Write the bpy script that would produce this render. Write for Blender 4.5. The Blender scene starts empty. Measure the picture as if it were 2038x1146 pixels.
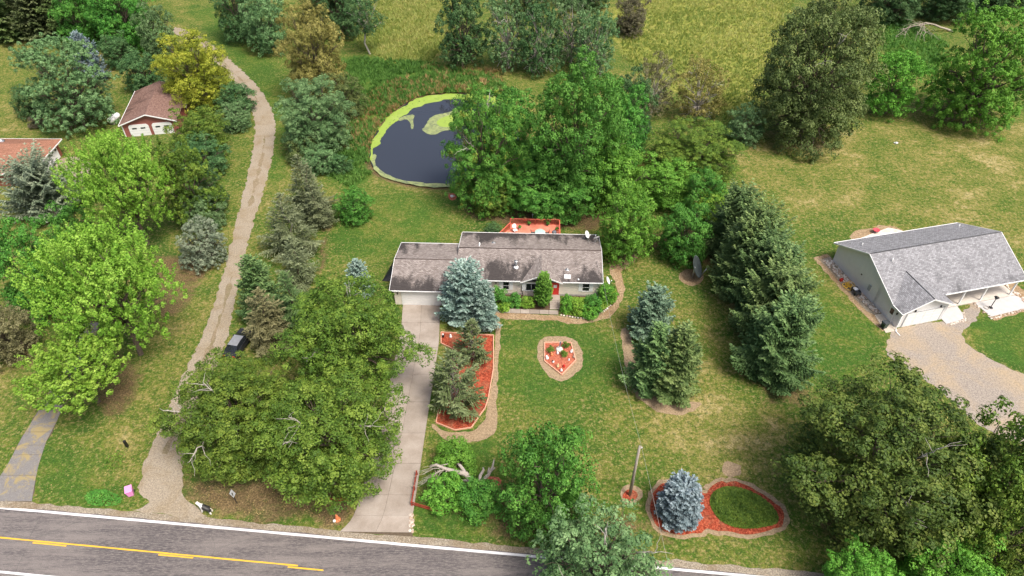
import bpy, bmesh, math, random
import numpy as np
from mathutils import Vector, Matrix
from mathutils.geometry import tessellate_polygon

# ------------------------------------------------------------------ camera, sky, sun
S = bpy.context.scene
COL = S.collection
R_ = math.radians
CAM_H, PITCH, FPX = 60.0, R_(41.7), 1360.0     # drone height, tilt, focal length in survey pixels (2038 wide)
cam = bpy.data.cameras.new('camera'); cam_o = bpy.data.objects.new('camera', cam); COL.objects.link(cam_o)
cam.sensor_width = 36.0; cam.lens = 36.0 * FPX / 2038.0; cam.clip_end = 6000
cam_o.location = (0, 0, CAM_H); cam_o.rotation_euler = (math.pi/2 - PITCH, 0, 0)
S.camera = cam_o
SUN_EL, SUN_AZ = R_(61), R_(134)               # azimuth clockwise from +Y: light from the right, a little behind the drone
W = bpy.data.worlds.new('World'); S.world = W; W.use_nodes = True
wn = W.node_tree.nodes; wl = W.node_tree.links; wn.clear()
sky = wn.new('ShaderNodeTexSky'); sky.sky_type = 'NISHITA'; sky.sun_disc = False
sky.sun_elevation = SUN_EL; sky.sun_rotation = SUN_AZ
sky.air_density = 1.0; sky.dust_density = 6.0; sky.ozone_density = 0.6
bg = wn.new('ShaderNodeBackground'); bg.inputs[1].default_value = 0.084
wo = wn.new('ShaderNodeOutputWorld'); wl.new(sky.outputs[0], bg.inputs[0]); wl.new(bg.outputs[0], wo.inputs[0])
sl = bpy.data.lights.new('sun', 'SUN'); sl.energy = 1.5; sl.angle = R_(17); sl.color = (1, 0.95, 0.87)
so = bpy.data.objects.new('sun', sl); COL.objects.link(so)
sd = Vector((math.sin(SUN_AZ)*math.cos(SUN_EL), math.cos(SUN_AZ)*math.cos(SUN_EL), math.sin(SUN_EL)))
so.rotation_euler = (-sd).to_track_quat('-Z', 'Y').to_euler()
so.location = sd * 200
S.view_settings.view_transform = 'Standard'; S.view_settings.look = 'None'
S.view_settings.exposure = 1.3; S.view_settings.gamma = 1.0
S.render.engine = 'CYCLES'
S.render.resolution_x, S.render.resolution_y = 1024, 576
S.cycles.max_bounces = 6; S.cycles.diffuse_bounces = 3; S.cycles.transmission_bounces = 3; S.cycles.glossy_bounces = 2

# ------------------------------------------------------------------ survey: plan positions read off the photograph
_f = np.array([0, math.cos(PITCH), -math.sin(PITCH)]); _u = np.array([0, math.sin(PITCH), math.cos(PITCH)])
def at(px, py, z=0.0):
    d = _f + (px-1019)/FPX*np.array([1., 0, 0]) - (py-573)/FPX*_u
    t = (z-CAM_H)/d[2]
    return (t*d[0], t*d[1], z)
def proj(x, y, z):
    p = np.array([x, y, z-CAM_H]); w = p@_f
    return 1019+FPX*p[0]/w, 573-FPX*(p@_u)/w, w
def widen(poly, d):
    n = len(poly); A = sum(poly[i][0]*poly[(i+1)%n][1]-poly[(i+1)%n][0]*poly[i][1] for i in range(n)); sg = 1 if A > 0 else -1; out = []
    for i in range(n):
        a, b = poly[i-1], poly[(i+1)%n]; ex, ey = b[0]-a[0], b[1]-a[1]; L = math.hypot(ex, ey)+1e-9; out.append((poly[i][0]+sg*ey/L*d, poly[i][1]-sg*ex/L*d))
    return out
def lerp(a, b, t): return tuple(a[i]+(b[i]-a[i])*t for i in range(len(a)))
def g2(pts, z=0.0): return [at(a, b, z)[:2] for a, b in pts]

# ------------------------------------------------------------------ naming
def tag(o, label=None, cat=None, group=None, kind=None):
    if label: o['label'] = label
    if cat: o['category'] = cat
    if group: o['group'] = group
    if kind: o['kind'] = kind
    return o
def empty(name, loc=(0, 0, 0), rz=0.0):
    o = bpy.data.objects.new(name, None); COL.objects.link(o)
    o.location = loc; o.rotation_euler = (0, 0, rz); o.empty_display_size = 0.3
    return o
def thing(name, label, cat, loc=(0, 0, 0), rz=0.0, group=None):
    return tag(empty(name, loc, rz), label, cat, group)
def link(name, me, parent=None):
    o = bpy.data.objects.new(name, me); COL.objects.link(o)
    if parent: o.parent = parent
    return o
def copy_tree(o, parent=None):
    c = o.copy(); COL.objects.link(c); c.parent = parent
    for ch in list(o.children): copy_tree(ch, c)
    return c

# ------------------------------------------------------------------ mesh builder
class MB:
    def __init__(s): s.v = []; s.f = []; s.sm = []
    def add(s, vs, fs, smooth=False):
        b = len(s.v); s.v += [tuple(map(float, q)) for q in vs]
        s.f += [tuple(b+i for i in q) for q in fs]; s.sm += [smooth]*len(fs); return s
    def box(s, c, d, rz=0.0, rx=0.0, ry=0.0):
        x, y, z = d[0]/2, d[1]/2, d[2]/2
        m = Matrix.Rotation(rz, 3, 'Z') @ Matrix.Rotation(ry, 3, 'Y') @ Matrix.Rotation(rx, 3, 'X')
        vs = [m @ Vector(q) + Vector(c) for q in ((-x,-y,-z),(x,-y,-z),(x,y,-z),(-x,y,-z),(-x,-y,z),(x,-y,z),(x,y,z),(-x,y,z))]
        return s.add(vs, [(0,3,2,1),(4,5,6,7),(0,1,5,4),(1,2,6,5),(2,3,7,6),(3,0,4,7)])
    def bb(s, x0, x1, y0, y1, z0, z1): return s.box(((x0+x1)/2,(y0+y1)/2,(z0+z1)/2),(x1-x0,y1-y0,z1-z0))
    def tube(s, pts, rad, n=6, cap=True):
        pts = [Vector(p) for p in pts]
        if not hasattr(rad, '__len__'): rad = [rad]*len(pts)
        vs = []; fs = []
        for i, p in enumerate(pts):
            d = (pts[min(i+1, len(pts)-1)] - pts[max(i-1, 0)])
            d = d.normalized() if d.length > 1e-9 else Vector((0,0,1))
            a = d.cross(Vector((0,0,1)) if abs(d.z) < .9 else Vector((1,0,0))).normalized(); b = d.cross(a)
            for k in range(n):
                t = 2*math.pi*k/n; vs.append(p + (a*math.cos(t)+b*math.sin(t))*rad[i])
        for i in range(len(pts)-1):
            for k in range(n): fs.append((i*n+k, i*n+(k+1)%n, (i+1)*n+(k+1)%n, (i+1)*n+k))
        if cap: fs.append(tuple(range(n-1,-1,-1))); fs.append(tuple((len(pts)-1)*n+k for k in range(n)))
        return s.add(vs, fs, True)
    def lathe(s, prof, c=(0,0,0), n=16, m=None):
        vs = []; fs = []
        for r, z in prof:
            for k in range(n):
                t = 2*math.pi*k/n; q = Vector((r*math.cos(t), r*math.sin(t), z))
                if m: q = m @ q
                vs.append(q + Vector(c))
        for i in range(len(prof)-1):
            for k in range(n): fs.append((i*n+k, i*n+(k+1)%n, (i+1)*n+(k+1)%n, (i+1)*n+k))
        fs.append(tuple(range(n-1,-1,-1))); fs.append(tuple((len(prof)-1)*n+k for k in range(n)))
        return s.add(vs, fs, True)
    def prism(s, poly, z0, z1):
        n = len(poly)
        if sum(poly[i][0]*poly[(i+1)%n][1]-poly[(i+1)%n][0]*poly[i][1] for i in range(n)) < 0: poly = poly[::-1]
        vs = [(x,y,z0) for x,y in poly]+[(x,y,z1) for x,y in poly]
        fs = [(i,(i+1)%n,n+(i+1)%n,n+i) for i in range(n)]
        tri = tessellate_polygon([[Vector((x,y,0)) for x,y in poly]])
        for t in tri:
            a,b,c = [Vector((poly[i][0],poly[i][1],0)) for i in t]
            if (b-a).cross(c-a).z < 0: t = (t[0],t[2],t[1])
            fs.append(tuple(n+i for i in t)); fs.append(tuple(reversed(t)))
        return s.add(vs, fs)
    def build(s, name, mat, parent=None):
        me = bpy.data.meshes.new(name); me.from_pydata(s.v, [], s.f)
        me.polygons.foreach_set('use_smooth', s.sm)
        if mat: me.materials.append(mat)
        me.update(); return link(name, me, parent)

def mesh_np(name, v, f, mat, attrs=None, smooth=False):
    me = bpy.data.meshes.new(name); n = f.shape[1]
    me.vertices.add(len(v)); me.vertices.foreach_set('co', np.ascontiguousarray(v, np.float32).ravel())
    me.loops.add(f.size); me.loops.foreach_set('vertex_index', np.ascontiguousarray(f, np.int32).ravel())
    me.polygons.add(len(f)); me.polygons.foreach_set('loop_start', np.arange(0, f.size, n, dtype=np.int32))
    me.polygons.foreach_set('use_smooth', np.full(len(f), smooth))
    me.update(calc_edges=True)
    for k, (dom, a) in (attrs or {}).items():
        at_ = me.attributes.new(k, 'FLOAT', dom); at_.data.foreach_set('value', np.ascontiguousarray(a, np.float32))
    if mat: me.materials.append(mat)
    return me

# ------------------------------------------------------------------ numpy noise / polygons
def vnoise(x, y, seed=0):
    xi = np.floor(x).astype(np.int64); yi = np.floor(y).astype(np.int64); fx = x-xi; fy = y-yi
    fx = fx*fx*(3-2*fx); fy = fy*fy*(3-2*fy)
    def h(a, b):
        n = (a*374761393 + b*668265263 + seed*1442695041) & 0xffffffff
        n = ((n ^ (n >> 13))*1274126177) & 0xffffffff
        return ((n ^ (n >> 16)) & 0xffff)/65535.0
    return (h(xi,yi)*(1-fx)+h(xi+1,yi)*fx)*(1-fy) + (h(xi,yi+1)*(1-fx)+h(xi+1,yi+1)*fx)*fy
def fbm(x, y, seed=0, o=4):
    s = 0; a = .5; t = 0
    for i in range(o): s = s+a*vnoise(x*2**i, y*2**i, seed+i*17); t += a; a *= .5
    return s/t
def sdf(px, py, poly):
    d = np.full(px.shape, 1e9); ins = np.zeros(px.shape, bool); n = len(poly)
    for i in range(n):
        ax, ay = poly[i]; bx, by = poly[(i+1)%n]; ex, ey = bx-ax, by-ay; wx, wy = px-ax, py-ay
        t = np.clip((wx*ex+wy*ey)/(ex*ex+ey*ey+1e-12), 0, 1)
        d = np.minimum(d, (wx-ex*t)**2+(wy-ey*t)**2)
        c = ((ay > py) != (by > py)) & (px < (bx-ax)*(py-ay)/(by-ay+1e-12)+ax); ins ^= c
    d = np.sqrt(d); return np.where(ins, -d, d)
def smooth_poly(poly, it=2):
    for _ in range(it):
        q = []
        for i in range(len(poly)):
            a = poly[i]; b = poly[(i+1)%len(poly)]
            q += [(a[0]*.75+b[0]*.25, a[1]*.75+b[1]*.25), (a[0]*.25+b[0]*.75, a[1]*.25+b[1]*.75)]
        poly = q
    return poly
def rough_poly(poly, step=.35, amp=.12, seed=0, sc=1.2):
    out = []
    for i in range(len(poly)):
        a = np.array(poly[i]); b = np.array(poly[(i+1)%len(poly)]); L = np.linalg.norm(b-a)
        k = max(1, int(L/step)); nr = np.array([b[1]-a[1], a[0]-b[0]])/(L+1e-9)
        for j in range(k):
            p = a+(b-a)*j/k
            w = (fbm(np.array([p[0]*sc]), np.array([p[1]*sc]), seed, 3)[0]-.5)*2*amp*2
            p = p+nr*w; out.append((p[0], p[1]))
    return out

# ------------------------------------------------------------------ materials
MATS = {}
def newmat(name):
    m = bpy.data.materials.new(name); m.use_nodes = True; nt = m.node_tree
    return m, nt, nt.nodes['Principled BSDF']
def nd(nt, t, **kw):
    n = nt.nodes.new(t)
    for k, v in kw.items(): setattr(n, k, v)
    return n
def mix(nt, fac, a, b, bt='MIX'):
    n = nt.nodes.new('ShaderNodeMix'); n.data_type = 'RGBA'; n.blend_type = bt
    for i, q in ((0, fac), (6, a), (7, b)):
        if hasattr(q, 'links'): nt.links.new(q, n.inputs[i])
        elif i == 0: n.inputs[0].default_value = q
        else: n.inputs[i].default_value = (*q[:3], 1)
    return n.outputs[2]
def noise(nt, vec, scale, detail=3, rough=.55, dist=0.0):
    n = nt.nodes.new('ShaderNodeTexNoise'); n.inputs['Scale'].default_value = scale; n.inputs['Detail'].default_value = detail
    n.inputs['Roughness'].default_value = rough; n.inputs['Distortion'].default_value = dist
    if vec is not None: nt.links.new(vec, n.inputs['Vector'])
    return n.outputs[0]
def ramp(nt, fac, stops):
    n = nt.nodes.new('ShaderNodeValToRGB'); e = n.color_ramp.elements
    while len(e) < len(stops): e.new(.5)
    for el, (p, c) in zip(e, stops):
        el.position = p; el.color = (c, c, c, 1) if not hasattr(c, '__len__') else (*c[:3], 1)
    nt.links.new(fac, n.inputs[0]); return n.outputs[0]
def coords(nt, kind='Object', scale=(1,1,1), rz=0.0):
    t = nt.nodes.new('ShaderNodeTexCoord'); m = nt.nodes.new('ShaderNodeMapping')
    m.inputs['Scale'].default_value = scale; m.inputs['Rotation'].default_value = (0,0,rz)
    nt.links.new(t.outputs[kind], m.inputs[0]); return m.outputs[0]
def math_(nt, op, a, b=0.0):
    n = nt.nodes.new('ShaderNodeMath'); n.operation = op
    for i, q in ((0, a), (1, b)):
        if hasattr(q, 'links'): nt.links.new(q, n.inputs[i])
        else: n.inputs[i].default_value = q
    return n.outputs[0]
def bump(nt, p, h, strength=.3, dist=.05):
    b = nt.nodes.new('ShaderNodeBump'); b.inputs['Strength'].default_value = strength; b.inputs['Distance'].default_value = dist
    nt.links.new(h, b.inputs['Height']); nt.links.new(b.outputs[0], p.inputs['Normal'])
def attr(nt, name):
    a = nt.nodes.new('ShaderNodeAttribute'); a.attribute_name = name; return a.outputs['Fac']
def plain(name, c, rough=.6, var=.12, scale=3.0, metal=0.0, spec=.4):
    if name in MATS: return MATS[name]
    m, nt, p = newmat(name); v = coords(nt)
    n = noise(nt, v, scale, 5, .6)
    col = mix(nt, ramp(nt, n, [(.3, 0.0), (.7, 1.0)]), [q*(1-var) for q in c], [min(1, q*(1+var)) for q in c])
    nt.links.new(col, p.inputs['Base Color']); p.inputs['Roughness'].default_value = rough
    p.inputs['Metallic'].default_value = metal; p.inputs['Specular IOR Level'].default_value = spec
    MATS[name] = m; return m
def granular(name, stops, scale, patch=None, patch_scale=.25, rough=.9, bs=.5, bd=.04, patch_lo=.45, patch_hi=.7):
    """gravel, mulch, soil: grain colours plus patches of wear"""
    m, nt, p = newmat(name); v = coords(nt)
    n = noise(nt, v, scale, 4, .75); c = ramp(nt, n, stops)
    if patch:
        q = noise(nt, v, patch_scale, 5, .65, .6); c = mix(nt, ramp(nt, q, [(patch_lo, 0.), (patch_hi, 1.)]), c, patch)
        f = noise(nt, v, scale*.5, 3, .7); c = mix(nt, .55, c, mix(nt, ramp(nt, f, [(.35, .35), (.65, 1.0)]), (0,0,0), c))
    nt.links.new(c, p.inputs['Base Color']); p.inputs['Roughness'].default_value = rough; p.inputs['Specular IOR Level'].default_value = .15
    bump(nt, p, n, bs, bd); MATS[name] = m; return m

STY = {}   # foliage colours: dark, middle, light
def foliage(name, c, trans=.10, rough=.55, autumn=None):
    m, nt, p = newmat('foliage_'+name); v = coords(nt)
    r = attr(nt, 'rnd')
    big = noise(nt, v, .45, 3, .6)
    f = math_(nt, 'ADD', math_(nt, 'MULTIPLY', r, .75), math_(nt, 'MULTIPLY', math_(nt, 'SUBTRACT', big, .5), .9))
    f = math_(nt, 'ADD', f, .12)
    col = ramp(nt, f, [(.10, c[0]), (.45, c[1]), (.85, c[2])])
    if autumn:
        q = noise(nt, v, .55, 2, .5); col = mix(nt, ramp(nt, q, [(.60, 0.), (.70, .6)]), col, autumn)
    oi = nt.nodes.new('ShaderNodeObjectInfo')
    hs = nt.nodes.new('ShaderNodeHueSaturation'); nt.links.new(col, hs.inputs['Color'])
    nt.links.new(math_(nt, 'ADD', math_(nt, 'MULTIPLY', oi.outputs['Random'], .016), .492), hs.inputs['Hue'])
    nt.links.new(math_(nt, 'ADD', math_(nt, 'MULTIPLY', oi.outputs['Random'], .24), .99), hs.inputs['Value'])
    nt.links.new(hs.outputs[0], p.inputs['Base Color']); p.inputs['Roughness'].default_value = rough
    p.inputs['Specular IOR Level'].default_value = .22
    tr = nt.nodes.new('ShaderNodeBsdfTranslucent'); nt.links.new(mix(nt, 1.0, hs.outputs[0], (1.0,1.0,.55), 'MULTIPLY'), tr.inputs[0])
    ms = nt.nodes.new('ShaderNodeMixShader'); ms.inputs[0].default_value = trans
    nt.links.new(p.outputs[0], ms.inputs[1]); nt.links.new(tr.outputs[0], ms.inputs[2])
    nt.links.new(ms.outputs[0], nt.nodes['Material Output'].inputs[0]); STY[name] = m
foliage('maple', ((.026,.10,.014),(.06,.195,.026),(.14,.33,.055)))
foliage('maple_turning', ((.03,.10,.014),(.065,.185,.024),(.15,.31,.05)), autumn=(.32,.29,.05))
foliage('oak', ((.032,.072,.010),(.078,.145,.017),(.175,.25,.036)))
foliage('deep', ((.026,.055,.010),(.062,.108,.017),(.145,.19,.036)))
foliage('lime', ((.065,.15,.012),(.145,.275,.026),(.28,.42,.065)))
foliage('bright', ((.045,.14,.014),(.095,.25,.026),(.19,.39,.055)))
foliage('yellow', ((.09,.125,.012),(.21,.26,.02),(.39,.41,.05)))
foliage('olive', ((.04,.066,.018),(.088,.125,.034),(.17,.21,.07)))
foliage('grey', ((.045,.10,.036),(.10,.19,.068),(.20,.315,.135)))
foliage('silver', ((.085,.12,.08),(.17,.22,.14),(.30,.345,.24)))
foliage('dark', ((.025,.07,.022),(.055,.125,.04),(.12,.21,.075)))
foliage('tan', ((.10,.105,.025),(.21,.20,.05),(.34,.31,.10)))
foliage('brown', ((.075,.075,.035),(.15,.145,.065),(.25,.235,.12)))
foliage('plum', ((.06,.055,.035),(.11,.10,.06),(.17,.16,.09)))
foliage('spruce', ((.036,.08,.026),(.082,.152,.048),(.175,.27,.095)), trans=.08)
foliage('norway', ((.042,.078,.024),(.095,.15,.044),(.20,.265,.09)), trans=.08)
foliage('blue', ((.07,.125,.105),(.16,.245,.205),(.32,.42,.365)), trans=.08)
foliage('teal', ((.048,.09,.058),(.11,.185,.115),(.22,.315,.21)), trans=.08)
foliage('steel', ((.075,.115,.13),(.15,.205,.225),(.28,.345,.37)), trans=.08)
foliage('pine', ((.045,.07,.024),(.10,.135,.05),(.18,.215,.10)), trans=.08)
foliage('scrub', ((.06,.078,.036),(.125,.15,.07),(.22,.25,.14)), trans=.08)
foliage('thuja', ((.04,.105,.014),(.085,.20,.024),(.15,.30,.045)), trans=.08)
foliage('meadow', ((.12,.195,.04),(.26,.325,.08),(.47,.44,.17)), trans=.3)
foliage('weeds', ((.04,.11,.02),(.09,.21,.04),(.17,.31,.07)), trans=.25)
foliage('reed', ((.16,.12,.04),(.32,.23,.09),(.48,.36,.17)), trans=.25)
foliage('cover', ((.06,.115,.014),(.12,.20,.025),(.22,.31,.05)))

BARK = plain('bark', (.13,.10,.075), .9, .4, 6); PALEBARK = plain('pale_bark', (.42,.38,.33), .85, .25, 5)
DEADWOOD = plain('dead_wood', (.38,.335,.29), .85, .3, 4)
DEADTWIG = plain('dead_twig', (.36,.33,.29), .85, .3, 4)
WHITE = plain('white_paint', (.78,.78,.77), .45, .04); TRIM = plain('white_trim', (.80,.80,.79), .4, .03)
BLACK = plain('black_plastic', (.012,.012,.013), .45, .2); GLASS = plain('window_glass', (.015,.018,.022), .06, .2, 2, 0, .6)
REDPAINT = plain('red_paint', (.55,.03,.022), .45, .08); METAL = plain('galvanised', (.5,.5,.5), .35, .1, 4, .8)
REDFENCE = plain('red_stain', (.30,.045,.025), .75, .3, 5)
EDGING = plain('edging_timber', (.68,.36,.25), .8, .15, 6)

# ------------------------------------------------------------------ ground sheet
POND = smooth_poly(g2([(733,318),(738,285),(757,250),(790,218),(825,196),(870,187),(930,186),(985,190),(1030,215),(1040,265),(1015,320),(960,355),(905,371),(850,371),(795,361),(752,345)], -.3), 2)
def axis(lo, hi, step, far):
    c = list(np.arange(lo, hi+1e-6, step)); d = step; a = c[0]; left = []
    while a > -far: d *= 1.35; a -= d; left.append(a)
    d = step; b = c[-1]; right = []
    while b < far: d *= 1.35; b += d; right.append(b)
    return np.array(left[::-1]+c+right)
gx = axis(-134, 134, .75, 3000); gy = axis(22, 182, .75, 3000)
GX, GY = np.meshgrid(gx, gy); X = GX.ravel(); Y = GY.ravel()
dp = sdf(X, Y, POND)
Z = np.where(dp < 1.6, -1.0*np.clip((1.6-dp)/2.6, 0, 1), 0.0)
def mask(poly, w=2.0, amp=3.0, seed=0, sc=.25, sm=1):
    p = g2(poly); p = smooth_poly(p, sm)
    d = sdf(X, Y, p) + (fbm(X*sc, Y*sc, seed)-.5)*2*amp
    t = np.clip((w-d)/(2*w), 0, 1); return t*t*(3-2*t)
far = np.clip((Y-176)/14, 0, 1)
A_meadow = np.maximum.reduce([mask([(1225,-20),(1590,-20),(1545,70),(1510,180),(1500,270),(1440,235),(1330,170),(1240,120)], 2, 4, 1),
    mask([(700,-20),(900,-20),(900,70),(860,120),(770,120),(715,95)], 2, 4, 2), far])
A_lush = np.maximum.reduce([mask([(600,110),(720,110),(860,125),(980,150),(1030,190),(1010,235),(930,190),(830,190),(765,235),(733,300),(740,345),(700,375),(645,345),(610,300)], 1.5, 3, 3),
    mask([(1740,20),(1830,50),(1890,90),(1860,150),(1770,140)], 1.5, 3, 4), mask([(1430,220),(1510,210),(1520,285),(1440,290)], 1.5, 2, 5),
    mask([(1905,655),(1960,625),(2050,620),(2060,745),(1990,715)], .5, .8, 6),.8*mask([(650,385),(730,385),(910,395),(900,480),(780,500),(650,540)],2,4,7),
    .7*mask([(985,640),(1210,640),(1260,720),(1230,800),(1010,830)], 2, 4, 8), .6*mask([(60,860),(250,990),(230,1020),(65,1000)],1,2,9),.7*mask([(1580,560),(1660,580),(1790,690),(1700,740),(1600,780)],2,4,12),.8*mask([(850,860),(1000,890),(1010,1100),(830,1080)],1,2,13),.6*mask([(350,0),(440,20),(560,130),(580,330),(530,400),(545,200),(450,110)],1,3,14)])
A_dry = np.maximum.reduce([mask([(1480,250),(1560,260),(1900,210),(2060,240),(2060,450),(1830,440),(1600,420),(1470,370)], 4, 8, 21),
    .9*mask([(1250,800),(1480,730),(1640,740),(1600,870),(1560,950),(1420,950),(1230,940)], 3, 5, 22),
    .8*mask([(280,720),(420,440),(470,440),(390,700),(330,880),(280,960),(200,880)], 2, 4, 23), .6*mask([(0,100),(30,80),(230,100),(240,250),(0,260)],3,6,24),.6*mask([(740,350),(900,370),(880,480),(700,480)],2,5,25),.5*mask([(1420,560),(1470,600),(1500,780),(1420,780)],1,3,26)])
A_soil = np.maximum.reduce([.85*mask([(330,950),(700,950),(700,1060),(520,1035),(370,1000)], 1.2, 2, 31), .9*mask([(905,400),(1190,390),(1210,470),(1110,450),(990,440),(930,440)], 1, 2, 32),
    .9*mask([(636,400),(662,400),(655,470),(640,540),(632,535),(645,470)], .6, .6, 33, .5), .8*mask([(838,960),(1010,965),(1010,1020),(870,1020),(835,1000)],.6,1.,34,.5),
    .6*mask([(1455,600),(1500,640),(1560,760),(1620,770),(1610,820),(1500,800)], 1, 2, 35), .7*mask([(170,690),(300,730),(260,820),(200,830)], 1, 2, 36),
    .8*mask([(270,510),(440,500),(360,640),(300,640)],1,2,37),.7*mask([(0,640),(120,690),(100,760),(0,720)],1,3,38),.7*mask([(1580,900),(2050,900),(2050,1110),(1640,1110)],1.5,2.5,39),.7*mask([(1240,470),(1500,440),(1500,540),(1290,500)],1,2,40),.5*mask([(560,250),(700,240),(690,310),(560,310)],1.5,2,41),.6*mask([(960,1010),(1330,1010),(1330,1090),(1000,1090)],1,2,42), np.clip((dp<1.6)*(1.8-dp)/1.6,0,1)])
ys, xs = len(gy), len(gx)
idx = np.arange(ys*xs).reshape(ys, xs)
F = np.stack([idx[:-1,:-1], idx[:-1,1:], idx[1:,1:], idx[1:,:-1]], -1).reshape(-1, 4)
m, nt, p = newmat('grass_ground'); v = coords(nt)
vs = coords(nt, 'Object', (.6, 1.0, 1), R_(-35))
vs2 = coords(nt, 'Object', (.75, 1.0, 1), R_(40))
n1 = noise(nt, v, .07, 4, .6, .3); n2 = noise(nt, vs, .55, 6, .68, .3); n3 = noise(nt, v, 5.5, 5, .8); n4 = noise(nt, v, 1.3, 5, .72); n5 = noise(nt, vs2, .28, 6, .7, .5)
dryf = math_(nt, 'ADD', math_(nt, 'MULTIPLY', math_(nt, 'ADD', n1, -.16), .60), math_(nt, 'ADD', math_(nt, 'MULTIPLY', math_(nt, 'ADD', n5, -.08), .70), math_(nt, 'MULTIPLY', n2, .25)))
dryf = math_(nt, 'ADD', dryf, math_(nt, 'MULTIPLY', math_(nt, 'SUBTRACT', n4, .5), .62))
dryf = math_(nt, 'ADD', dryf, math_(nt, 'MULTIPLY', attr(nt, 'dry'), .09))
dryf = math_(nt, 'SUBTRACT', dryf, math_(nt, 'MULTIPLY', attr(nt, 'lush'), .10))
lawn = ramp(nt, dryf, [(.42, (.034,.085,.012)), (.57, (.072,.125,.018)), (.69, (.13,.152,.03)), (.79, (.22,.20,.062)), (.90, (.38,.31,.15))])
fl = ramp(nt, noise(nt, v, 2.6, 5, .8, .4), [(.515, 0.), (.60, .75)])
lawn = mix(nt, math_(nt, 'MULTIPLY', fl, math_(nt, 'SUBTRACT', 1.0, math_(nt, 'MULTIPLY', attr(nt, 'lush'), .6))), lawn, (.30,.245,.105))
dk_ = ramp(nt, noise(nt, v, 1.9, 4, .75), [(.40, .65), (.48, 0.)])
lawn = mix(nt, dk_, lawn, (.035,.085,.014))
lawn = mix(nt, math_(nt, 'MULTIPLY', attr(nt, 'lush'), ramp(nt, n5, [(.35, .7), (.6, .1)])), lawn, (.055,.13,.02))
md = ramp(nt, math_(nt, 'ADD', math_(nt, 'MULTIPLY', n2, .55), math_(nt, 'MULTIPLY', n4, .5)), [(.38, (.12,.17,.03)), (.52, (.21,.225,.045)), (.68, (.33,.30,.10))])
c = mix(nt, ramp(nt, math_(nt, 'ADD', attr(nt, 'meadow'), math_(nt, 'SUBTRACT', math_(nt, 'ADD', n5, n2), 1.0)), [(.3, 0.), (.7, 1.)]), lawn, md)
soil = ramp(nt, math_(nt, 'ADD', math_(nt,'MULTIPLY', n2, .5), math_(nt,'MULTIPLY', n3, .5)), [(.35, (.07,.05,.028)), (.5, (.14,.095,.05)), (.68, (.26,.185,.10))])
sf = ramp(nt, math_(nt, 'ADD', attr(nt, 'soil'), math_(nt, 'MULTIPLY', math_(nt, 'SUBTRACT', math_(nt, 'ADD', n5, n4), 1.0), 1.3)), [(.25, 0.), (.85, .92)])
c = mix(nt, sf, c, soil)
c = mix(nt, 1.0, c, ramp(nt, n3, [(.32, .40), (.5, .95), (.68, 1.6)]), 'MULTIPLY')
nt.links.new(c, p.inputs['Base Color']); p.inputs['Roughness'].default_value = .95; p.inputs['Specular IOR Level'].default_value = .1
bump(nt, p, math_(nt, 'ADD', n3, math_(nt, 'MULTIPLY', n4, 1.5)), .6, .12)
me = mesh_np('ground', np.stack([X, Y, Z], 1), F, m, {'meadow': ('POINT', A_meadow), 'lush': ('POINT', A_lush), 'dry': ('POINT', A_dry), 'soil': ('POINT', A_soil)}, True)
tag(link('ground', me), 'patchy lawn and rough grass covering the whole plot', kind='structure')

# ------------------------------------------------------------------ flat sheets
def sheet(name, poly, z, mat, label=None, sm=0, rough=None, kind='structure', parent=None, world=False, thick=None):
    q = list(poly) if world else g2(poly)
    if sm: q = smooth_poly(q, sm)
    if rough: q = rough_poly(q, *rough)
    mb = MB()
    if thick: mb.prism(q, z-thick, z)
    else:
        n = len(q)
        if sum(q[i][0]*q[(i+1)%n][1]-q[(i+1)%n][0]*q[i][1] for i in range(n)) < 0: q = q[::-1]
        fs = []
        for t in tessellate_polygon([[Vector((x,y,0)) for x,y in q]]):
            a,b,c_ = [Vector((q[i][0],q[i][1],0)) for i in t]
            fs.append(t if (b-a).cross(c_-a).z > 0 else (t[0],t[2],t[1]))
        mb.add([(x,y,z) for x,y in q], fs)
    o = mb.build(name, mat, parent)
    if not parent: tag(o, label, kind=kind)
    return o

# road: axis runs along the far edge line
def road(x, off=0.0): return 35.32-.0956*(x+49.67)+off
m, nt, p = newmat('asphalt'); v = coords(nt, 'Object', (1,1,1), R_(5.5)); vl = coords(nt, 'Object', (.12,1.4,1), R_(5.5))
fine = noise(nt, v, 14, 4, .8); st = noise(nt, vl, 1.0, 6, .7, .3); pt = noise(nt, v, .12, 4, .6)
c = ramp(nt, fine, [(.3, (.125,.108,.10)), (.5, (.185,.163,.152)), (.72, (.27,.24,.222))])
wear = ramp(nt, math_(nt, 'ADD', math_(nt,'MULTIPLY', st, .75), math_(nt,'MULTIPLY', pt, .45)), [(.47, 0.), (.66, .85)])
dk = ramp(nt, noise(nt, coords(nt,'Object',(.6,3,1),R_(5.5)), 3.0, 5, .8), [(.38, 0.), (.56, 1.)])
c = mix(nt, math_(nt,'MULTIPLY', wear, dk), c, (.05,.045,.05))
br = nt.nodes.new('ShaderNodeTexVoronoi'); br.feature = 'DISTANCE_TO_EDGE'; br.inputs['Scale'].default_value = .11
nt.links.new(mix(nt, .25, v, noise(nt, v, 1.2, 4)), br.inputs['Vector'])
c = mix(nt, ramp(nt, br.outputs[0], [(.0, .6), (.004, 0.)]), c, (.09,.085,.08))
nt.links.new(c, p.inputs['Base Color']); p.inputs['Roughness'].default_value = .85; bump(nt, p, fine, .4, .02); ASPH = m
m, nt, p = newmat('road_paint_white'); v = coords(nt); n = noise(nt, v, 5, 5, .8)
nt.links.new(ramp(nt, n, [(.30, (.22,.21,.2)), (.40, (.72,.71,.72))]), p.inputs['Base Color']); RW = m
m, nt, p = newmat('road_paint_yellow'); v = coords(nt); n = noise(nt, v, 5, 5, .8)
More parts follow.
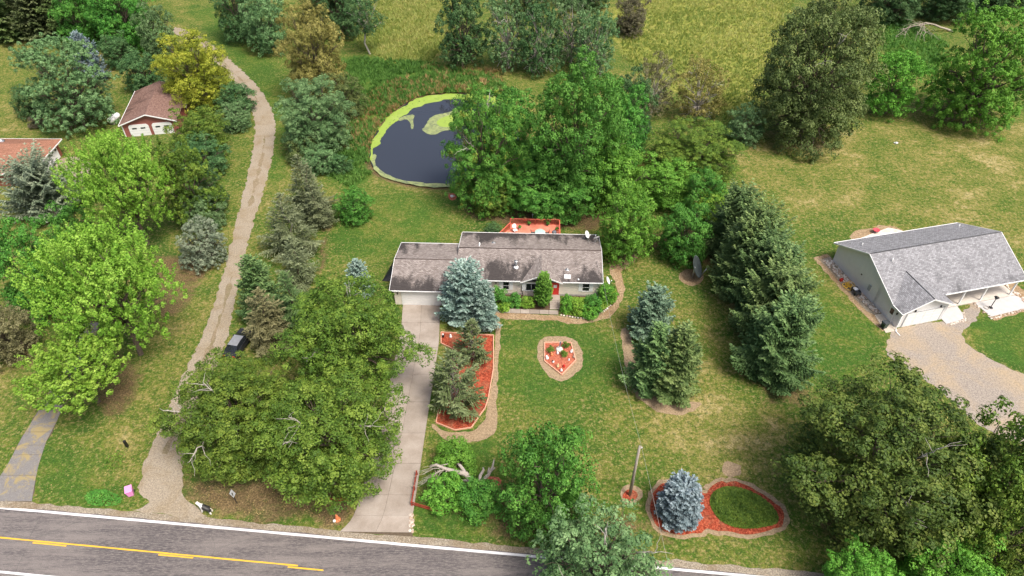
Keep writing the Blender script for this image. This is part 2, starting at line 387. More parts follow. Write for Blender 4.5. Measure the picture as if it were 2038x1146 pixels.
nt.links.new(ramp(nt, n, [(.28, (.25,.18,.06)), (.42, (.72,.42,.03))]), p.inputs['Base Color']); RY = m
GRAVEL = granular('gravel', [(.3, (.28,.235,.175)), (.5, (.36,.305,.232)), (.7, (.43,.37,.29))], 12, (.30,.235,.15), .35)
SHOULDER = granular('shoulder_grit', [(.3, (.17,.145,.11)), (.5, (.32,.275,.21)), (.7, (.50,.44,.35))], 8, (.25,.19,.12), .3)
PEBBLE = granular('drive_gravel', [(.3, (.24,.20,.165)), (.5, (.335,.29,.245)), (.7, (.43,.385,.335))], 10, (.42,.33,.22), .2)
xr = [-140, -100, -60, -30, 0, 30, 60, 100, 140]
sheet('road_shoulder', [(x, road(x, .85)) for x in xr]+[(x, road(x, -8.0)) for x in reversed(xr)], .004, SHOULDER, 'gritty shoulder beside the asphalt road', rough=(.6,.16,5,.8), world=True)
sheet('road', [(x, road(x, .22)) for x in xr]+[(x, road(x, -6.4)) for x in reversed(xr)], .010, ASPH, 'worn grey asphalt two-lane road', rough=(.5,.05,6,.7), world=True)
def line_(name, x0, x1, off, w, mat, label):
    n = max(2, int((x1-x0)/1.0)); xx = np.linspace(x0, x1, n)
    rr = random.Random(int(x0*7)); e = [rr.uniform(-.012,.012) for _ in range(2*n)]
    sheet(name, [(x, road(x, off+w/2+e[i])) for i, x in enumerate(xx)]+[(x, road(x, off-w/2+e[n+i])) for i, x in reversed(list(enumerate(xx)))], .016, mat, label, world=True)
line_('edge_line', -140, 140, 0, .24, RW, 'white edge line on the far side of the road')
line_('edge_line', -140, 140, -6.05, .22, RW, 'white edge line on the near side of the road')
line_('centre_line', -140, -19.4, -2.93, .14, RY, 'solid yellow centre line of the road')
for k in range(5):
    xd = -20.3-12.15*k; line_('lane_dash', xd, xd+3.3, -3.13, .13, RY, 'broken yellow dash beside the centre line')

# gravel drive on the left and the near apron
GL = [(305,1005),(282,985),(280,955),(296,905),(330,830),(372,735),(408,660),(430,600),(448,540),(462,480),(478,420),(492,360),(503,310),(509,270),(508,240),(497,205),(478,178),(458,155),(436,128),(405,98),(375,78),(340,62),
      (352,52),(392,70),(430,95),(460,122),(488,148),(512,172),(532,200),(545,232),(547,270),(541,310),(530,355),(517,400),(500,450),(486,510),(475,560),(462,620),(445,690),(410,770),(380,850),(362,900),(360,940),(358,985),(385,1010),(420,1030),(250,1016)]
sheet('gravel_drive', widen(smooth_poly(g2(GL), 1), .12), .014, GRAVEL, 'long pale gravel drive curving up past the trees', rough=(.3,.2,11,1.7), world=True)
CROWN = granular('drive_crown', [(.3, (.19,.145,.09)), (.5, (.28,.22,.145)), (.7, (.37,.30,.21))], 10, (.19,.17,.08), .4)
for k,(a,b) in enumerate(((3,9),(10,14),(15,19))):
    lf = GL[a:b]; rt = [min(GL[22:44], key=lambda q: (q[1]-c_[1])**2) for c_ in lf]; mid = smooth_poly
    q = [lerp(at(*c_)[:2], at(*d_)[:2], .42) for c_, d_ in zip(lf, rt)]; q2 = [lerp(at(*c_)[:2], at(*d_)[:2], .56) for c_, d_ in zip(lf, rt)]
    sheet('worn_strip', q+q2[::-1], .018, CROWN, ('lower','middle','upper')[k]+' stretch of dark weedy crown along the gravel drive', rough=(.25,.32,110+k,.7), world=True)
sheet('gravel_yard', [(1783,650),(1760,688),(1775,720),(1850,760),(1900,800),(1960,860),(2090,900),(2090,770),(2000,728),(1925,690),(1912,660),(1950,632),(1960,600),(1935,600),(1900,640),(1870,640)], .014, PEBBLE, 'pale gravel drive of the grey house', rough=(.3,.18,12,1.7), sm=1)

# concrete drive: slabs with joints
m, nt, p = newmat('concrete'); v = coords(nt, 'Object'); n = noise(nt, v, .5, 5, .65); f = noise(nt, v, 16, 3, .7); s2 = noise(nt, v, 2.2, 5, .75)
oi = nt.nodes.new('ShaderNodeObjectInfo')
c = ramp(nt, n, [(.3, (.26,.215,.175)), (.55, (.335,.288,.245)), (.75, (.39,.343,.298))])
c = mix(nt, ramp(nt, s2, [(.62, 0.), (.75, .45)]), c, (.22,.18,.15))
c = mix(nt, 1.0, c, ramp(nt, f, [(.3, .85), (.7, 1.1)]), 'MULTIPLY')
c = mix(nt, 1.0, c, ramp(nt, oi.outputs['Random'], [(0., .90), (1., 1.06)]), 'MULTIPLY')
nt.links.new(c, p.inputs['Base Color']); p.inputs['Roughness'].default_value = .85; bump(nt, p, f, .2, .01); CONC = m
JOINT = plain('joint_dirt', (.10,.075,.05), .95, .3, 5)
def edge_at(line, y):
    for (a, b) in zip(line, line[1:]):
        if a[1] <= y <= b[1]: return (a[0]+(b[0]-a[0])*(y-a[1])/(b[1]-a[1]), y)
    return line[-1] if y > line[-1][1] else line[0]
def slabs(parent, left, right, ys_, mat, cols=2, gap=.012, z0=-.06, z1=.045, seed=1, name='slab'):
    rr = random.Random(seed)
    for a, b in zip(ys_, ys_[1:]):
        sub = [a+(b-a)*t for t in (0, .33, .66, 1)]
        for k in range(cols):
            def e(y, q):
                L = at(*edge_at(left, y))[:2]; Rr = at(*edge_at(right, y))[:2]; return lerp(L, Rr, q)
            q0, q1 = k/cols, (k+1)/cols
            poly = [e(y, q0) for y in sub]+[e(y, q1) for y in reversed(sub)]
            cx = sum(q[0] for q in poly)/len(poly); cy = sum(q[1] for q in poly)/len(poly)
            sx = 1-gap/1.2; poly = [(cx+(q[0]-cx)*sx, cy+(q[1]-cy)*sx) for q in poly]
            MB().prism(poly, z0, z1+rr.uniform(-.008,.008)).build(name, mat, parent)
DL = [(802,604),(798,660),(780,740),(758,840),(735,925),(718,985),(707,1020),(694,1042),(676,1058)]
DR = [(876,604),(874,680),(862,760),(848,850),(838,920),(828,985),(821,1030),(818,1050),(822,1068)]
drv = sheet('concrete_driveway', DL+DR[::-1], .012, JOINT, 'pale concrete driveway leading up to the white garage')
slabs(drv, DL, DR, [605,642,692,745,800,862,922,985,1026,1060], CONC, 2, .012, 0, .045)
sheet('driveway_apron', [(668,1062),(816,1070),(835,1084),(645,1066)], .02, SHOULDER, 'grey strip joining driveway and road')
# old grey asphalt drive at far left
m, nt, p = newmat('old_asphalt'); v = coords(nt, 'Object'); n = noise(nt, v, 12, 4, .75); q = noise(nt, v, .7, 5, .7, .8)
c = ramp(nt, n, [(.3, (.12,.11,.105)), (.55, (.195,.185,.178)), (.75, (.28,.265,.25))])
c = mix(nt, ramp(nt, q, [(.50, 0.), (.60, .85)]), c, (.30,.235,.10)); nt.links.new(c, p.inputs['Base Color']); p.inputs['Roughness'].default_value = .9
bump(nt, p, n, .3, .01); OLDA = m
LL = [(168,640),(150,680),(104,770),(72,825),(44,870),(12,930),(-30,990),(-36,1000)]; LR = [(200,640),(182,690),(136,775),(118,830),(92,880),(76,930),(66,985),(64,1000)]
od = sheet('old_driveway', LL+LR[::-1], .012, JOINT, 'cracked old grey driveway under the lime green maples', rough=(.4,.1,13,1.))
slabs(od, LL, LR, [642,690,745,804,860,886,905,946,998], OLDA, 1, .02, 0, .04, 3, 'slab')
sheet('driveway_apron', [(-60,992),(66,1000),(110,1015),(-60,1008)], .02, SHOULDER, 'grey strip joining the cracked driveway and road')

# paths and beds
PATH = granular('bark_path', [(.3, (.20,.135,.075)), (.5, (.36,.26,.155)), (.7, (.52,.40,.26))], 6, (.30,.19,.10), .5)
DRYTHATCH = granular('dry_thatch', [(.3, (.25,.175,.105)), (.5, (.34,.25,.155)), (.7, (.43,.33,.215))], 7, (.36,.27,.17), .6)
MULCH = granular('red_mulch', [(.3, (.10,.02,.012)), (.5, (.35,.062,.03)), (.7, (.54,.16,.085))], 6, (.30,.15,.085), .8, patch_lo=.5, patch_hi=.75)
MULCHP = granular('faded_mulch', [(.3, (.24,.06,.035)), (.5, (.46,.135,.08)), (.7, (.62,.25,.16))], 7, (.45,.14,.08), .8)
BEDSOIL = granular('bed_soil', [(.3, (.04,.028,.018)), (.5, (.09,.06,.035)), (.7, (.16,.11,.07))], 6)
sheet('garden_path', [(985,634),(1050,636),(1109,638),(1130,644),(1152,645),(1186,640),(1213,633),(1226,618),(1238,598),(1243,575),(1239,552),(1237,540),(1262,520),(1285,500),(1275,488),(1250,505),(1225,516),(1211,524),(1215,545),(1225,562),(1230,582),(1226,600),(1203,620),(1186,629),(1164,635),(1142,633),(1113,628),(1050,624),(985,622)], .012, PATH, 'tan bark path curving round the front flower bed', rough=(.25,.1,14,1.6))
sheet('worn_strip', [(985,640),(998,640),(995,700),(990,760),(988,830),(990,858),(960,876),(925,884),(890,876),(862,858),(858,840),(880,855),(905,862),(940,858),(966,840),(972,800),(980,740),(985,690)], .008, DRYTHATCH, 'bare dry strip round the long mulch bed', sm=1, rough=(.3,.12,15,1.2))
sheet('front_walk_bed', [(962,572),(1100,572),(1104,612),(1090,620),(965,612)], .008, BEDSOIL, 'dark soil bed under the front windows', rough=(.3,.06,16,1.))

# ------------------------------------------------------------------ pond
m, nt, p = newmat('pond_water'); v = coords(nt, 'Object', (1,2.2,1), R_(20)); n = noise(nt, v, 1.6, 4, .6)
p.inputs['Base Color'].default_value = (.032,.037,.050,1); p.inputs['Roughness'].default_value = .02; p.inputs['IOR'].default_value = 1.33
p.inputs['Specular IOR Level'].default_value = 1.0; bump(nt, p, n, .025, .04)
sheet('pond_water', rough_poly(POND, .8, .1, 3), -.30, m, 'still blue-grey water of the garden pond', world=True)
m, nt, p = newmat('duckweed'); v = coords(nt); n = noise(nt, v, .5, 5, .7, .5); f = noise(nt, v, 10, 3, .7)
c = mix(nt, ramp(nt, f, [(.3,.0),(.7,1.)]), ramp(nt, n, [(.3,(.19,.27,.05)),(.55,(.23,.33,.045)),(.75,(.33,.37,.14))]), (.25,.36,.055))
nt.links.new(c, p.inputs['Base Color']); p.inputs['Roughness'].default_value = .8; nt.links.new(ramp(nt, noise(nt, v, 1.6, 5, .75, .6), [(.34,0.),(.40,1.)]), p.inputs['Alpha']); DUCK = m
m, nt, p = newmat('pale_scum'); v = coords(nt); n = noise(nt, v, 1.2, 5, .7, 1.)
nt.links.new(ramp(nt, n, [(.35,(.10,.12,.08)),(.5,(.22,.26,.10)),(.7,(.32,.36,.16))]), p.inputs['Base Color']); p.inputs['Roughness'].default_value = .6; SCUM = m
po = g2([(733,318),(738,285),(757,250),(790,218),(825,196),(870,187),(930,186),(985,190),(1030,215),(1030,232),(985,208),(940,199),(890,197),(850,204),(812,222),(776,252),(753,282),(745,302),(743,318)], -.3)
sheet('duckweed', po, -.285, DUCK, 'bright lime duckweed band along the far pond edge', sm=2, rough=(.25,.38,41,.55), world=True, kind='stuff')
sheet('pond_scum', g2([(733,312),(750,304),(746,325),(758,342),(788,356),(840,364),(905,366),(950,356),(945,362),(905,372),(850,373),(795,363),(750,346)], -.3), -.288, SCUM, 'pale scum along the near pond edge', sm=1, rough=(.5,.15,42,.8), world=True, kind='stuff')
sheet('pond_scum', g2([(838,258),(848,252),(852,238),(868,228),(895,222),(918,216),(945,224),(950,245),(905,255),(880,262),(862,268),(848,264)], -.3), -.288, SCUM, 'pale scum raft out on the open water', sm=1, rough=(.4,.16,43,.9), world=True, kind='stuff')
sheet('duckweed', g2([(868,244),(880,234),(905,226),(930,222),(945,232),(930,246),(900,252),(878,254)], -.3), -.281, DUCK, 'lime duckweed patch on the raft under the maple', sm=1, rough=(.4,.14,44,.9), world=True, kind='stuff')
sheet('pond_scum', g2([(790,238),(805,230),(826,227),(822,240),(824,255),(818,258),(817,244),(808,236),(796,241)], -.3), -.288, SCUM, 'thin curl of scum on the water', sm=1, rough=(.3,.05,45,.9), world=True, kind='stuff')

# ------------------------------------------------------------------ beds
def ring_boards(parent, pts, closed=True, w=.09, h=.2, mat=EDGING, name='edging_board'):
    n = len(pts)
    for i in range(n if closed else n-1):
        a = Vector(pts[i]); b = Vector(pts[(i+1)%n]); d = b-a; c_ = (a+b)/2
        MB().box((c_.x, c_.y, h/2-.02), (d.length-.015, w, h+.02), math.atan2(d.y, d.x)).build(name, mat, parent)
def mound(name, poly, mat, parent, z=.02, hgt=.06, seed=1, step=.35):
    """a bed surface: fine triangulated sheet that swells a little and is lumpy"""
    P_ = np.array(poly); x0, y0 = P_.min(0); x1, y1 = P_.max(0)
    gx_ = np.arange(x0, x1, step); gy_ = np.arange(y0, y1, step); A, B = np.meshgrid(gx_, gy_); A = A.ravel(); B = B.ravel()
    rr = np.random.default_rng(seed); A = A+rr.uniform(-.1,.1,A.size); B = B+rr.uniform(-.1,.1,B.size)
    d = sdf(A, B, poly); k = d < -step*.5
    from mathutils.geometry import delaunay_2d_cdt
    bd = rough_poly(poly, step, .0, 1); pts = [Vector(q) for q in bd]+[Vector((a, b)) for a, b in zip(A[k], B[k])]
    n = len(bd); V, E_, Fc, *_ = delaunay_2d_cdt(pts, [], [list(range(n))], 1, 1e-5)
    vx = np.array([q.x for q in V]); vy = np.array([q.y for q in V]); dd = np.clip(-sdf(vx, vy, poly), 0, 1)
    zz = z+hgt*np.clip(dd/.6, 0, 1)+.05*(fbm(vx*2.5, vy*2.5, seed)-.5)*np.clip(dd/.3, 0, 1)
    mb = MB(); mb.add(list(zip(vx, vy, zz)), [tuple(f_) for f_ in Fc], True); return mb.build(name, mat, parent)
# long mulch bed beside the drive
LB = g2([(878,662),(982,668),(982,735),(972,792),(966,812),(938,852),(905,857),(868,842),(876,800),(905,715),(912,700),(878,684)])
bed = thing('mulch_bed', 'long red mulch bed with board edging beside the driveway', 'flower bed')
mound('mulch', LB, MULCH, bed, .02, .07, 2); ring_boards(bed, LB)
# pentagon bed
PB = g2([(1084,683),(1136,683),(1146,718),(1118,747),(1084,720)])
sheet('worn_strip', [(1072,680),(1088,669),(1120,668),(1145,675),(1158,695),(1162,722),(1148,745),(1122,760),(1100,756),(1078,735),(1068,708)], .008, DRYTHATCH, 'bare dry ring round the five-sided flower bed', sm=1, rough=(.3,.1,51,1.2))
pbed = thing('flower_bed', 'five-sided flower bed of pale red mulch in the front lawn', 'flower bed')
mound('mulch', PB, MULCHP, pbed, .02, .07, 3); ring_boards(pbed, PB, True, .10, .22)
# oval bed with ground cover and ring round the blue spruce
OB = rough_poly(smooth_poly(g2([(1402,990),(1412,966),(1440,957),(1480,963),(1525,985),(1555,1012),(1562,1040),(1540,1056),(1490,1064),(1440,1058),(1412,1052),(1385,1062),(1345,1064),(1308,1052),(1293,1020),(1296,985),(1310,965),(1360,950)]), 2), .3, .13, 88, 1.3)
sheet('worn_strip', widen(OB, .42), .008, DRYTHATCH, 'dry margin round the two joined red mulch beds', rough=(.3,.12,52,1.3), world=True)
obed = thing('mulch_ring', 'red mulch ring round the blue spruce and the oval ground cover', 'flower bed')
mound('mulch', OB, MULCH, obed, .02, .06, 4)
PR = smooth_poly(g2([(1238,985),(1250,972),(1268,978),(1270,990),(1255,998),(1240,994)]), 2)
sheet('worn_strip', [(1232,978),(1245,965),(1268,965),(1280,980),(1272,998),(1254,1010),(1238,1000)], .008, DRYTHATCH, 'dry patch round the utility pole', sm=1, rough=(.25,.1,53,1.4))
pr = thing('mulch_circle', 'small red mulch circle at the foot of the utility pole', 'flower bed'); mound('mulch', PR, MULCH, pr, .02, .05, 5, .2)
sheet('worn_strip', [(1432,925),(1450,918),(1474,925),(1476,940),(1460,950),(1440,946)], .006, DRYTHATCH, 'round bare patch in the dry lawn', sm=2, rough=(.3,.2,54,1.4))
sheet('worn_strip', [(1232,655),(1250,650),(1262,690),(1275,740),(1300,790),(1340,808),(1390,798),(1400,806),(1370,824),(1320,826),(1275,800),(1245,750),(1240,700)], .006, DRYTHATCH, 'dry bare margin round the middle spruces', sm=1, rough=(.3,.14,55,1.1))
sheet('dish_pad', [(1350,545),(1362,535),(1390,536),(1402,550),(1398,563),(1375,570),(1354,562)], .008, PATH, 'round bare earth patch under the large dish', sm=2, rough=(.3,.1,56,1.3))
# concrete walk slabs and steps in front
wk = sheet('front_walk', [(978,613),(1112,618),(1112,626.5),(978,622)], .016, JOINT, 'slab walk along the front bed')
for k in range(7):
    a, b = k/7, (k+1)/7
    q = g2([(979+132*a+.4,613.3+5*a),(979+132*b-.4,613.3+5*b),(979+132*b-.4,621.6+4.6*b),(979+132*a+.4,621.6+4.6*a)])
    MB().prism(q, .02, .07).build('paving_slab', CONC, wk)

# ------------------------------------------------------------------ building helpers
def shingles(name, cols, stain=None, swap=False, sc=1.0, lo=.48, hi=.62, stripes=.35):
    m, nt, p = newmat(name); t = nt.nodes.new('ShaderNodeTexCoord')
    mp = nt.nodes.new('ShaderNodeMapping'); nt.links.new(t.outputs['Object'], mp.inputs[0])
    if swap: mp.inputs['Rotation'].default_value = (0,0,math.pi/2)
    v = mp.outputs[0]
    b = nt.nodes.new('ShaderNodeTexBrick'); nt.links.new(v, b.inputs['Vector'])
    b.inputs['Scale'].default_value = 1.0; b.inputs['Brick Width'].default_value = .34*sc; b.inputs['Row Height'].default_value = .17*sc
    b.inputs['Mortar Size'].default_value = .012; b.inputs['Bias'].default_value = -.1; b.inputs['Mortar Smooth'].default_value = .3
    b.inputs['Color1'].default_value = (*cols[0],1); b.inputs['Color2'].default_value = (*cols[1],1); b.inputs['Mortar'].default_value = (*[q*.45 for q in cols[0]],1)
    f = noise(nt, v, 4, 5, .8); c = mix(nt, 1.0, b.outputs[0], ramp(nt, f, [(.3,.68),(.5,1.),(.7,1.28)]), 'MULTIPLY')
    if stain:
        mp2 = nt.nodes.new('ShaderNodeMapping'); nt.links.new(t.outputs['Object'], mp2.inputs[0]); mp2.inputs['Scale'].default_value = (1,.28,1) if not swap else (.28,1,1)
        s_ = noise(nt, mp2.outputs[0], .62, 5, .6, .3); s3 = noise(nt, v, 5, 3, .8)
        a = attr(nt, 'stain')
        fac = math_(nt, 'ADD', math_(nt, 'ADD', s_, math_(nt,'MULTIPLY', math_(nt,'SUBTRACT', s3, .5), .35)), math_(nt,'MULTIPLY', math_(nt,'SUBTRACT', a, .5), stripes))
        c = mix(nt, ramp(nt, fac, [(lo,0.),(hi,.9)]), c, stain)
    nt.links.new(c, p.inputs['Base Color']); p.inputs['Roughness'].default_value = .9; p.inputs['Specular IOR Level'].default_value = .15
    bump(nt, p, b.outputs['Fac'], -.4, .02); return m
def siding(name, c, pitch=.12, vertical=False, dark=.72):
    m, nt, p = newmat(name); t = nt.nodes.new('ShaderNodeTexCoord'); s = nt.nodes.new('ShaderNodeSeparateXYZ'); nt.links.new(t.outputs['Object'], s.inputs[0])
    x = math_(nt,'ADD', s.outputs[0], s.outputs[1]) if vertical else s.outputs[2]
    fr = math_(nt, 'FRACT', math_(nt, 'DIVIDE', x, pitch))
    f = noise(nt, t.outputs['Object'], 1.2, 4, .6)
    col = mix(nt, ramp(nt, f, [(.3,0.),(.7,1.)]), [q*.93 for q in c], c)
    col = mix(nt, 1.0, col, ramp(nt, fr, [(0.,dark),(.14,1.),(1.,1.)]), 'MULTIPLY')
    nt.links.new(col, p.inputs['Base Color']); p.inputs['Roughness'].default_value = .55; bump(nt, p, fr, .5, .02); return m
def slope(name, parent, mat, quad, th=.07, stain=None):
    """one roof slope as a slab; quad = 4 or more top corners, anticlockwise from above, stain per corner 0..1"""
    n = len(quad); vs = list(quad)+[(x,y,z-th) for x,y,z in quad]
    fs = [tuple(range(n)), tuple(range(2*n-1,n-1,-1))]+[(i,n+i,n+(i+1)%n,(i+1)%n) for i in range(n)]
    o = MB().add(vs, fs).build(name, mat, parent)
    a = o.data.attributes.new('stain','FLOAT','POINT'); s = list(stain or [0]*n)*2; a.data.foreach_set('value', s); return o
def window(parent, cx, cz, w, h, y, face='y-', shutters=None, panes=(1,2), frame=TRIM, sh_mat=None):
    """window in a wall facing local -y (y- ) at plane y, or facing -x at plane x=y"""
    def B(mb, u0, u1, d0, d1, z0, z1):
        if face == 'y-': mb.bb(u0,u1,y-d1,y-d0,z0,z1)
        elif face == 'x-': mb.bb(y-d1,y-d0,u0,u1,z0,z1)
        else: mb.bb(y+d0,y+d1,u0,u1,z0,z1)
        return mb
    f = MB(); t = .07
    B(f,cx-w/2-t,cx+w/2+t,.0,.06,cz+h/2,cz+h/2+t); B(f,cx-w/2-t,cx+w/2+t,.0,.07,cz-h/2-t,cz-h/2)
    B(f,cx-w/2-t,cx-w/2,.0,.055,cz-h/2,cz+h/2); B(f,cx+w/2,cx+w/2+t,.0,.055,cz-h/2,cz+h/2)
    win = f.build('window', frame, parent)
    for i in range(panes[0]):
        for j in range(panes[1]):
            x0 = cx-w/2+w*i/panes[0]; z0 = cz-h/2+h*j/panes[1]
            B(MB(),x0+.015,x0+w/panes[0]-.015,-.02,.02,z0+.02,z0+h/panes[1]-.02).build('pane', GLASS, win)
    if panes[0]*panes[1] > 1:
        for i in range(1,panes[0]): B(MB(),cx-w/2+w*i/panes[0]-.02,cx-w/2+w*i/panes[0]+.02,.0,.04,cz-h/2,cz+h/2).build('glazing_bar', frame, win)
        for j in range(1,panes[1]): B(MB(),cx-w/2,cx+w/2,.0,.045,cz-h/2+h*j/panes[1]-.025,cz-h/2+h*j/panes[1]+.025).build('glazing_bar', frame, win)
    if shutters:
        for s in (-1,1):
            B(MB(),*sorted((cx+s*(w/2+t+.02),cx+s*(w/2+t+.02+shutters))),.0,.05,cz-h/2-.05,cz+h/2+.05).build('shutter', sh_mat or TRIM, win)
    return win
def gable_wall(parent, mat, x0, x1, y0, y1, h, ridge=None, axis_='x', name='wall', z0=0.0):
    """box of walls with gable ends; ridge along axis"""
    mb = MB()
    if ridge is None: mb.bb(x0,x1,y0,y1,z0,h)
    elif axis_ == 'x':
        ym = (y0+y1)/2
        vs = [(x0,y0,z0),(x1,y0,z0),(x1,y1,z0),(x0,y1,z0),(x0,y0,h),(x1,y0,h),(x1,y1,h),(x0,y1,h),(x0,ym,ridge),(x1,ym,ridge)]
        mb.add(vs, [(0,1,5,4),(2,3,7,6),(1,2,6,9,5),(3,0,4,8,7),(0,3,2,1),(4,5,9,8),(6,7,8,9)])
    else:
        xm = (x0+x1)/2
        vs = [(x0,y0,z0),(x1,y0,z0),(x1,y1,z0),(x0,y1,z0),(x0,y0,h),(x1,y0,h),(x1,y1,h),(x0,y1,h),(xm,y0,ridge),(xm,y1,ridge)]
        mb.add(vs, [(0,1,5,8,4),(2,3,7,9,6),(1,2,6,5),(3,0,4,7),(0,3,2,1),(5,6,9,8),(7,4,8,9)])
    return mb.build(name, mat, parent)
def door_panels(parent, x0, x1, y, z0, z1, rows, mat, cols=1, face='y-', name='garage_door'):
    d = MB().bb(x0,x1,y-.03,y+.02,z0,z1).build(name, mat, parent)
    for r in range(rows):
        for c_ in range(cols):
            a = x0+(x1-x0)*c_/cols+.02; b = x0+(x1-x0)*(c_+1)/cols-.02
            MB().bb(a,b,y-.055,y-.028,z0+(z1-z0)*r/rows+.012,z0+(z1-z0)*(r+1)/rows-.012).build('panel', mat, d)
    return d
def vent_pipe(parent, x, y, z, r=.07, h=.3, mat=TRIM, name='vent_pipe', flash=True):
    o = MB().tube([(x,y,z-.15),(x,y,z+h)], r, 8).build(name, mat, parent)
    if flash: MB().lathe([(r*2.6,z-.06),(r*2.2,z+.02),(r*1.2,z+.07)], (x,y,0), 10).build('flashing', METAL, o)
    return o

# ------------------------------------------------------------------ the main house
BEIGE = siding('beige_siding', (.82,.745,.65), .11)
ROOF_A = shingles('brown_shingles', ((.20,.17,.155),(.33,.29,.27)), (.036,.032,.032), lo=.50, hi=.66, stripes=.42)
HY = R_(-2.0); HO = (11.55, 65.27)
house = thing('ranch_house', 'long beige ranch house with stained brown roof and white garage', 'house', (*HO,0), HY)
gable_wall(house, BEIGE, -18.35, -.32, .40, 9.6, 2.58, 3.78)
MB().bb(-18.36,-.31,.39,9.61,0,.28).build('foundation', plain('block', (.36,.34,.32), .9), house)
gable_wall(house, BEIGE, -26.45, -17.9, -2.0, 6.98, 2.58, 3.68, name='garage_wall')
gable_wall(house, BEIGE, -10.1, -5.5, .22, 3.0, 2.6, 3.66, 'y', 'entry_wall')
# roofs
ez, rz_ = 2.72, 3.98
rf = slope('roof', house, ROOF_A, [(-18.78,-.02,ez),(.02,-.02,ez),(.02,5.0,rz_),(-18.78,5.0,rz_)], .09, [1,1,.12,.12])
slope('roof', house, ROOF_A, [(-18.78,5.0,rz_),(.02,5.0,rz_),(.02,10.02,ez),(-18.78,10.02,ez)], .09, [.1,.1,1,1])
MB().tube([(-18.78,5.0,rz_-.01),(.02,5.0,rz_-.01)], .07, 6).build('ridge_cap', plain('ridge_dark',(.07,.05,.045),.9), rf)
gr = slope('garage_roof', house, ROOF_A, [(-26.87,-2.37,ez),(-17.6,-2.37,ez),(-17.6,2.5,3.90),(-26.87,2.5,3.90)], .09, [.95,.95,.1,.1])
slope('garage_roof', house, ROOF_A, [(-26.87,2.5,3.90),(-17.6,2.5,3.90),(-17.6,7.36,ez),(-26.87,7.36,ez)], .09, [.1,.1,.25,1.1])
MB().tube([(-26.87,2.5,3.89),(-17.6,2.5,3.89)], .065, 6).build('ridge_cap', MATS['ridge_dark'], gr)
ROOF_B = shingles('brown_shingles_entry', ((.20,.17,.155),(.315,.28,.26)), (.05,.045,.044), swap=True, lo=.56, hi=.72)
er = slope('entry_roof', house, ROOF_B, [(-10.45,-.22,2.66),(-7.8,-.22,3.86),(-7.8,4.75,3.86),(-10.45,.12,2.70)], .08, [.5,.1,.1,.5])
slope('entry_roof', house, ROOF_B, [(-7.8,-.22,3.86),(-5.15,-.22,2.66),(-5.15,.12,2.70),(-7.8,4.75,3.86)], .08, [.1,.4,.4,.1])
# trim
def beam(name, a, b, w, h, mat, parent):
    a = Vector(a); b = Vector(b); d = b-a; c_ = (a+b)/2
    L = math.hypot(d.x, d.y); return MB().box(c_, (d.length, w, h), math.atan2(d.y,d.x), 0, -math.atan2(d.z, L)).build(name, mat, parent)
for a, b in (((-18.78,-.06,2.66),(-10.5,-.06,2.66)),((-5.1,-.06,2.66),(.02,-.06,2.66)),((-18.78,10.07,2.66),(.02,10.07,2.66)),((-26.87,-2.42,2.66),(-17.6,-2.42,2.66)),((-26.87,7.41,2.66),(-17.6,7.41,2.66))):
    beam('gutter', a, b, .09, .12, TRIM, house)
for a, b in (((-10.5,-.25,2.6),(-7.8,-.25,3.8)),((-7.8,-.25,3.8),(-5.1,-.25,2.6)),((.05,0,2.66),(.05,5,3.93)),((.05,5,3.93),(.05,10,2.66)),((-26.9,-2.37,2.66),(-26.9,2.5,3.84)),((-26.9,2.5,3.84),(-26.9,7.36,2.66)),((-18.81,5,3.93),(-18.81,10,2.66)),((-17.57,-2.37,2.66),(-17.57,2.5,3.84)),((-17.57,2.5,3.84),(-17.57,7.36,2.66))):
    beam('fascia', a, b, .05, .15, TRIM, house)
window(house, -15.0, 1.72, .75, 1.05, .40, shutters=.38); window(house, -12.35, 1.55, .75, 1.3, .40, shutters=.42)
window(house, -8.75, 1.55, 2.0, 1.15, .22, shutters=.42, panes=(3,1)); window(house, -2.05, 1.55, .85, 1.25, .40, shutters=.42)
for s in (-.3, .3): pass
d = MB().bb(-6.42,-5.58,.17,.215,.35,2.38).build('front_door', REDPAINT, house)
MB().bb(-6.22,-5.78,.14,.165,1.55,2.05).build('door_glass', plain('frosted',(.6,.6,.58),.3), d)
MB().bb(-6.50,-6.43,.15,.214,.33,2.45).bb(-5.57,-5.50,.15,.214,.33,2.45).build('door_frame', REDPAINT, d)
MB().lathe([(.03,0),(.035,.03),(.02,.06)], (-6.33,.13,1.35), 8).build('door_knob', METAL, d)
door_panels(house, -25.45, -20.55, -2.02, .04, 2.2, 4, WHITE, 4)
MB().bb(-25.55,-25.46,-2.05,-1.99,.0,2.3).bb(-20.54,-20.45,-2.05,-1.99,0,2.3).bb(-25.55,-20.45,-2.06,-1.99,2.21,2.32).build('door_trim', TRIM, house)
for x in (-26.0,): MB().bb(x-.06,x+.06,-2.14,-2.0,1.85,2.1).build('wall_lamp', BLACK, house)
MB().bb(-13.7,-13.55,.27,.4,1.9,2.1).build('wall_lamp', BLACK, house)
for k in range(5): MB().bb(-6.65,-5.35,-.95-.33*k,-.62-.33*k if k else .2,.0,.34-.065*k).build('step', CONC, house)
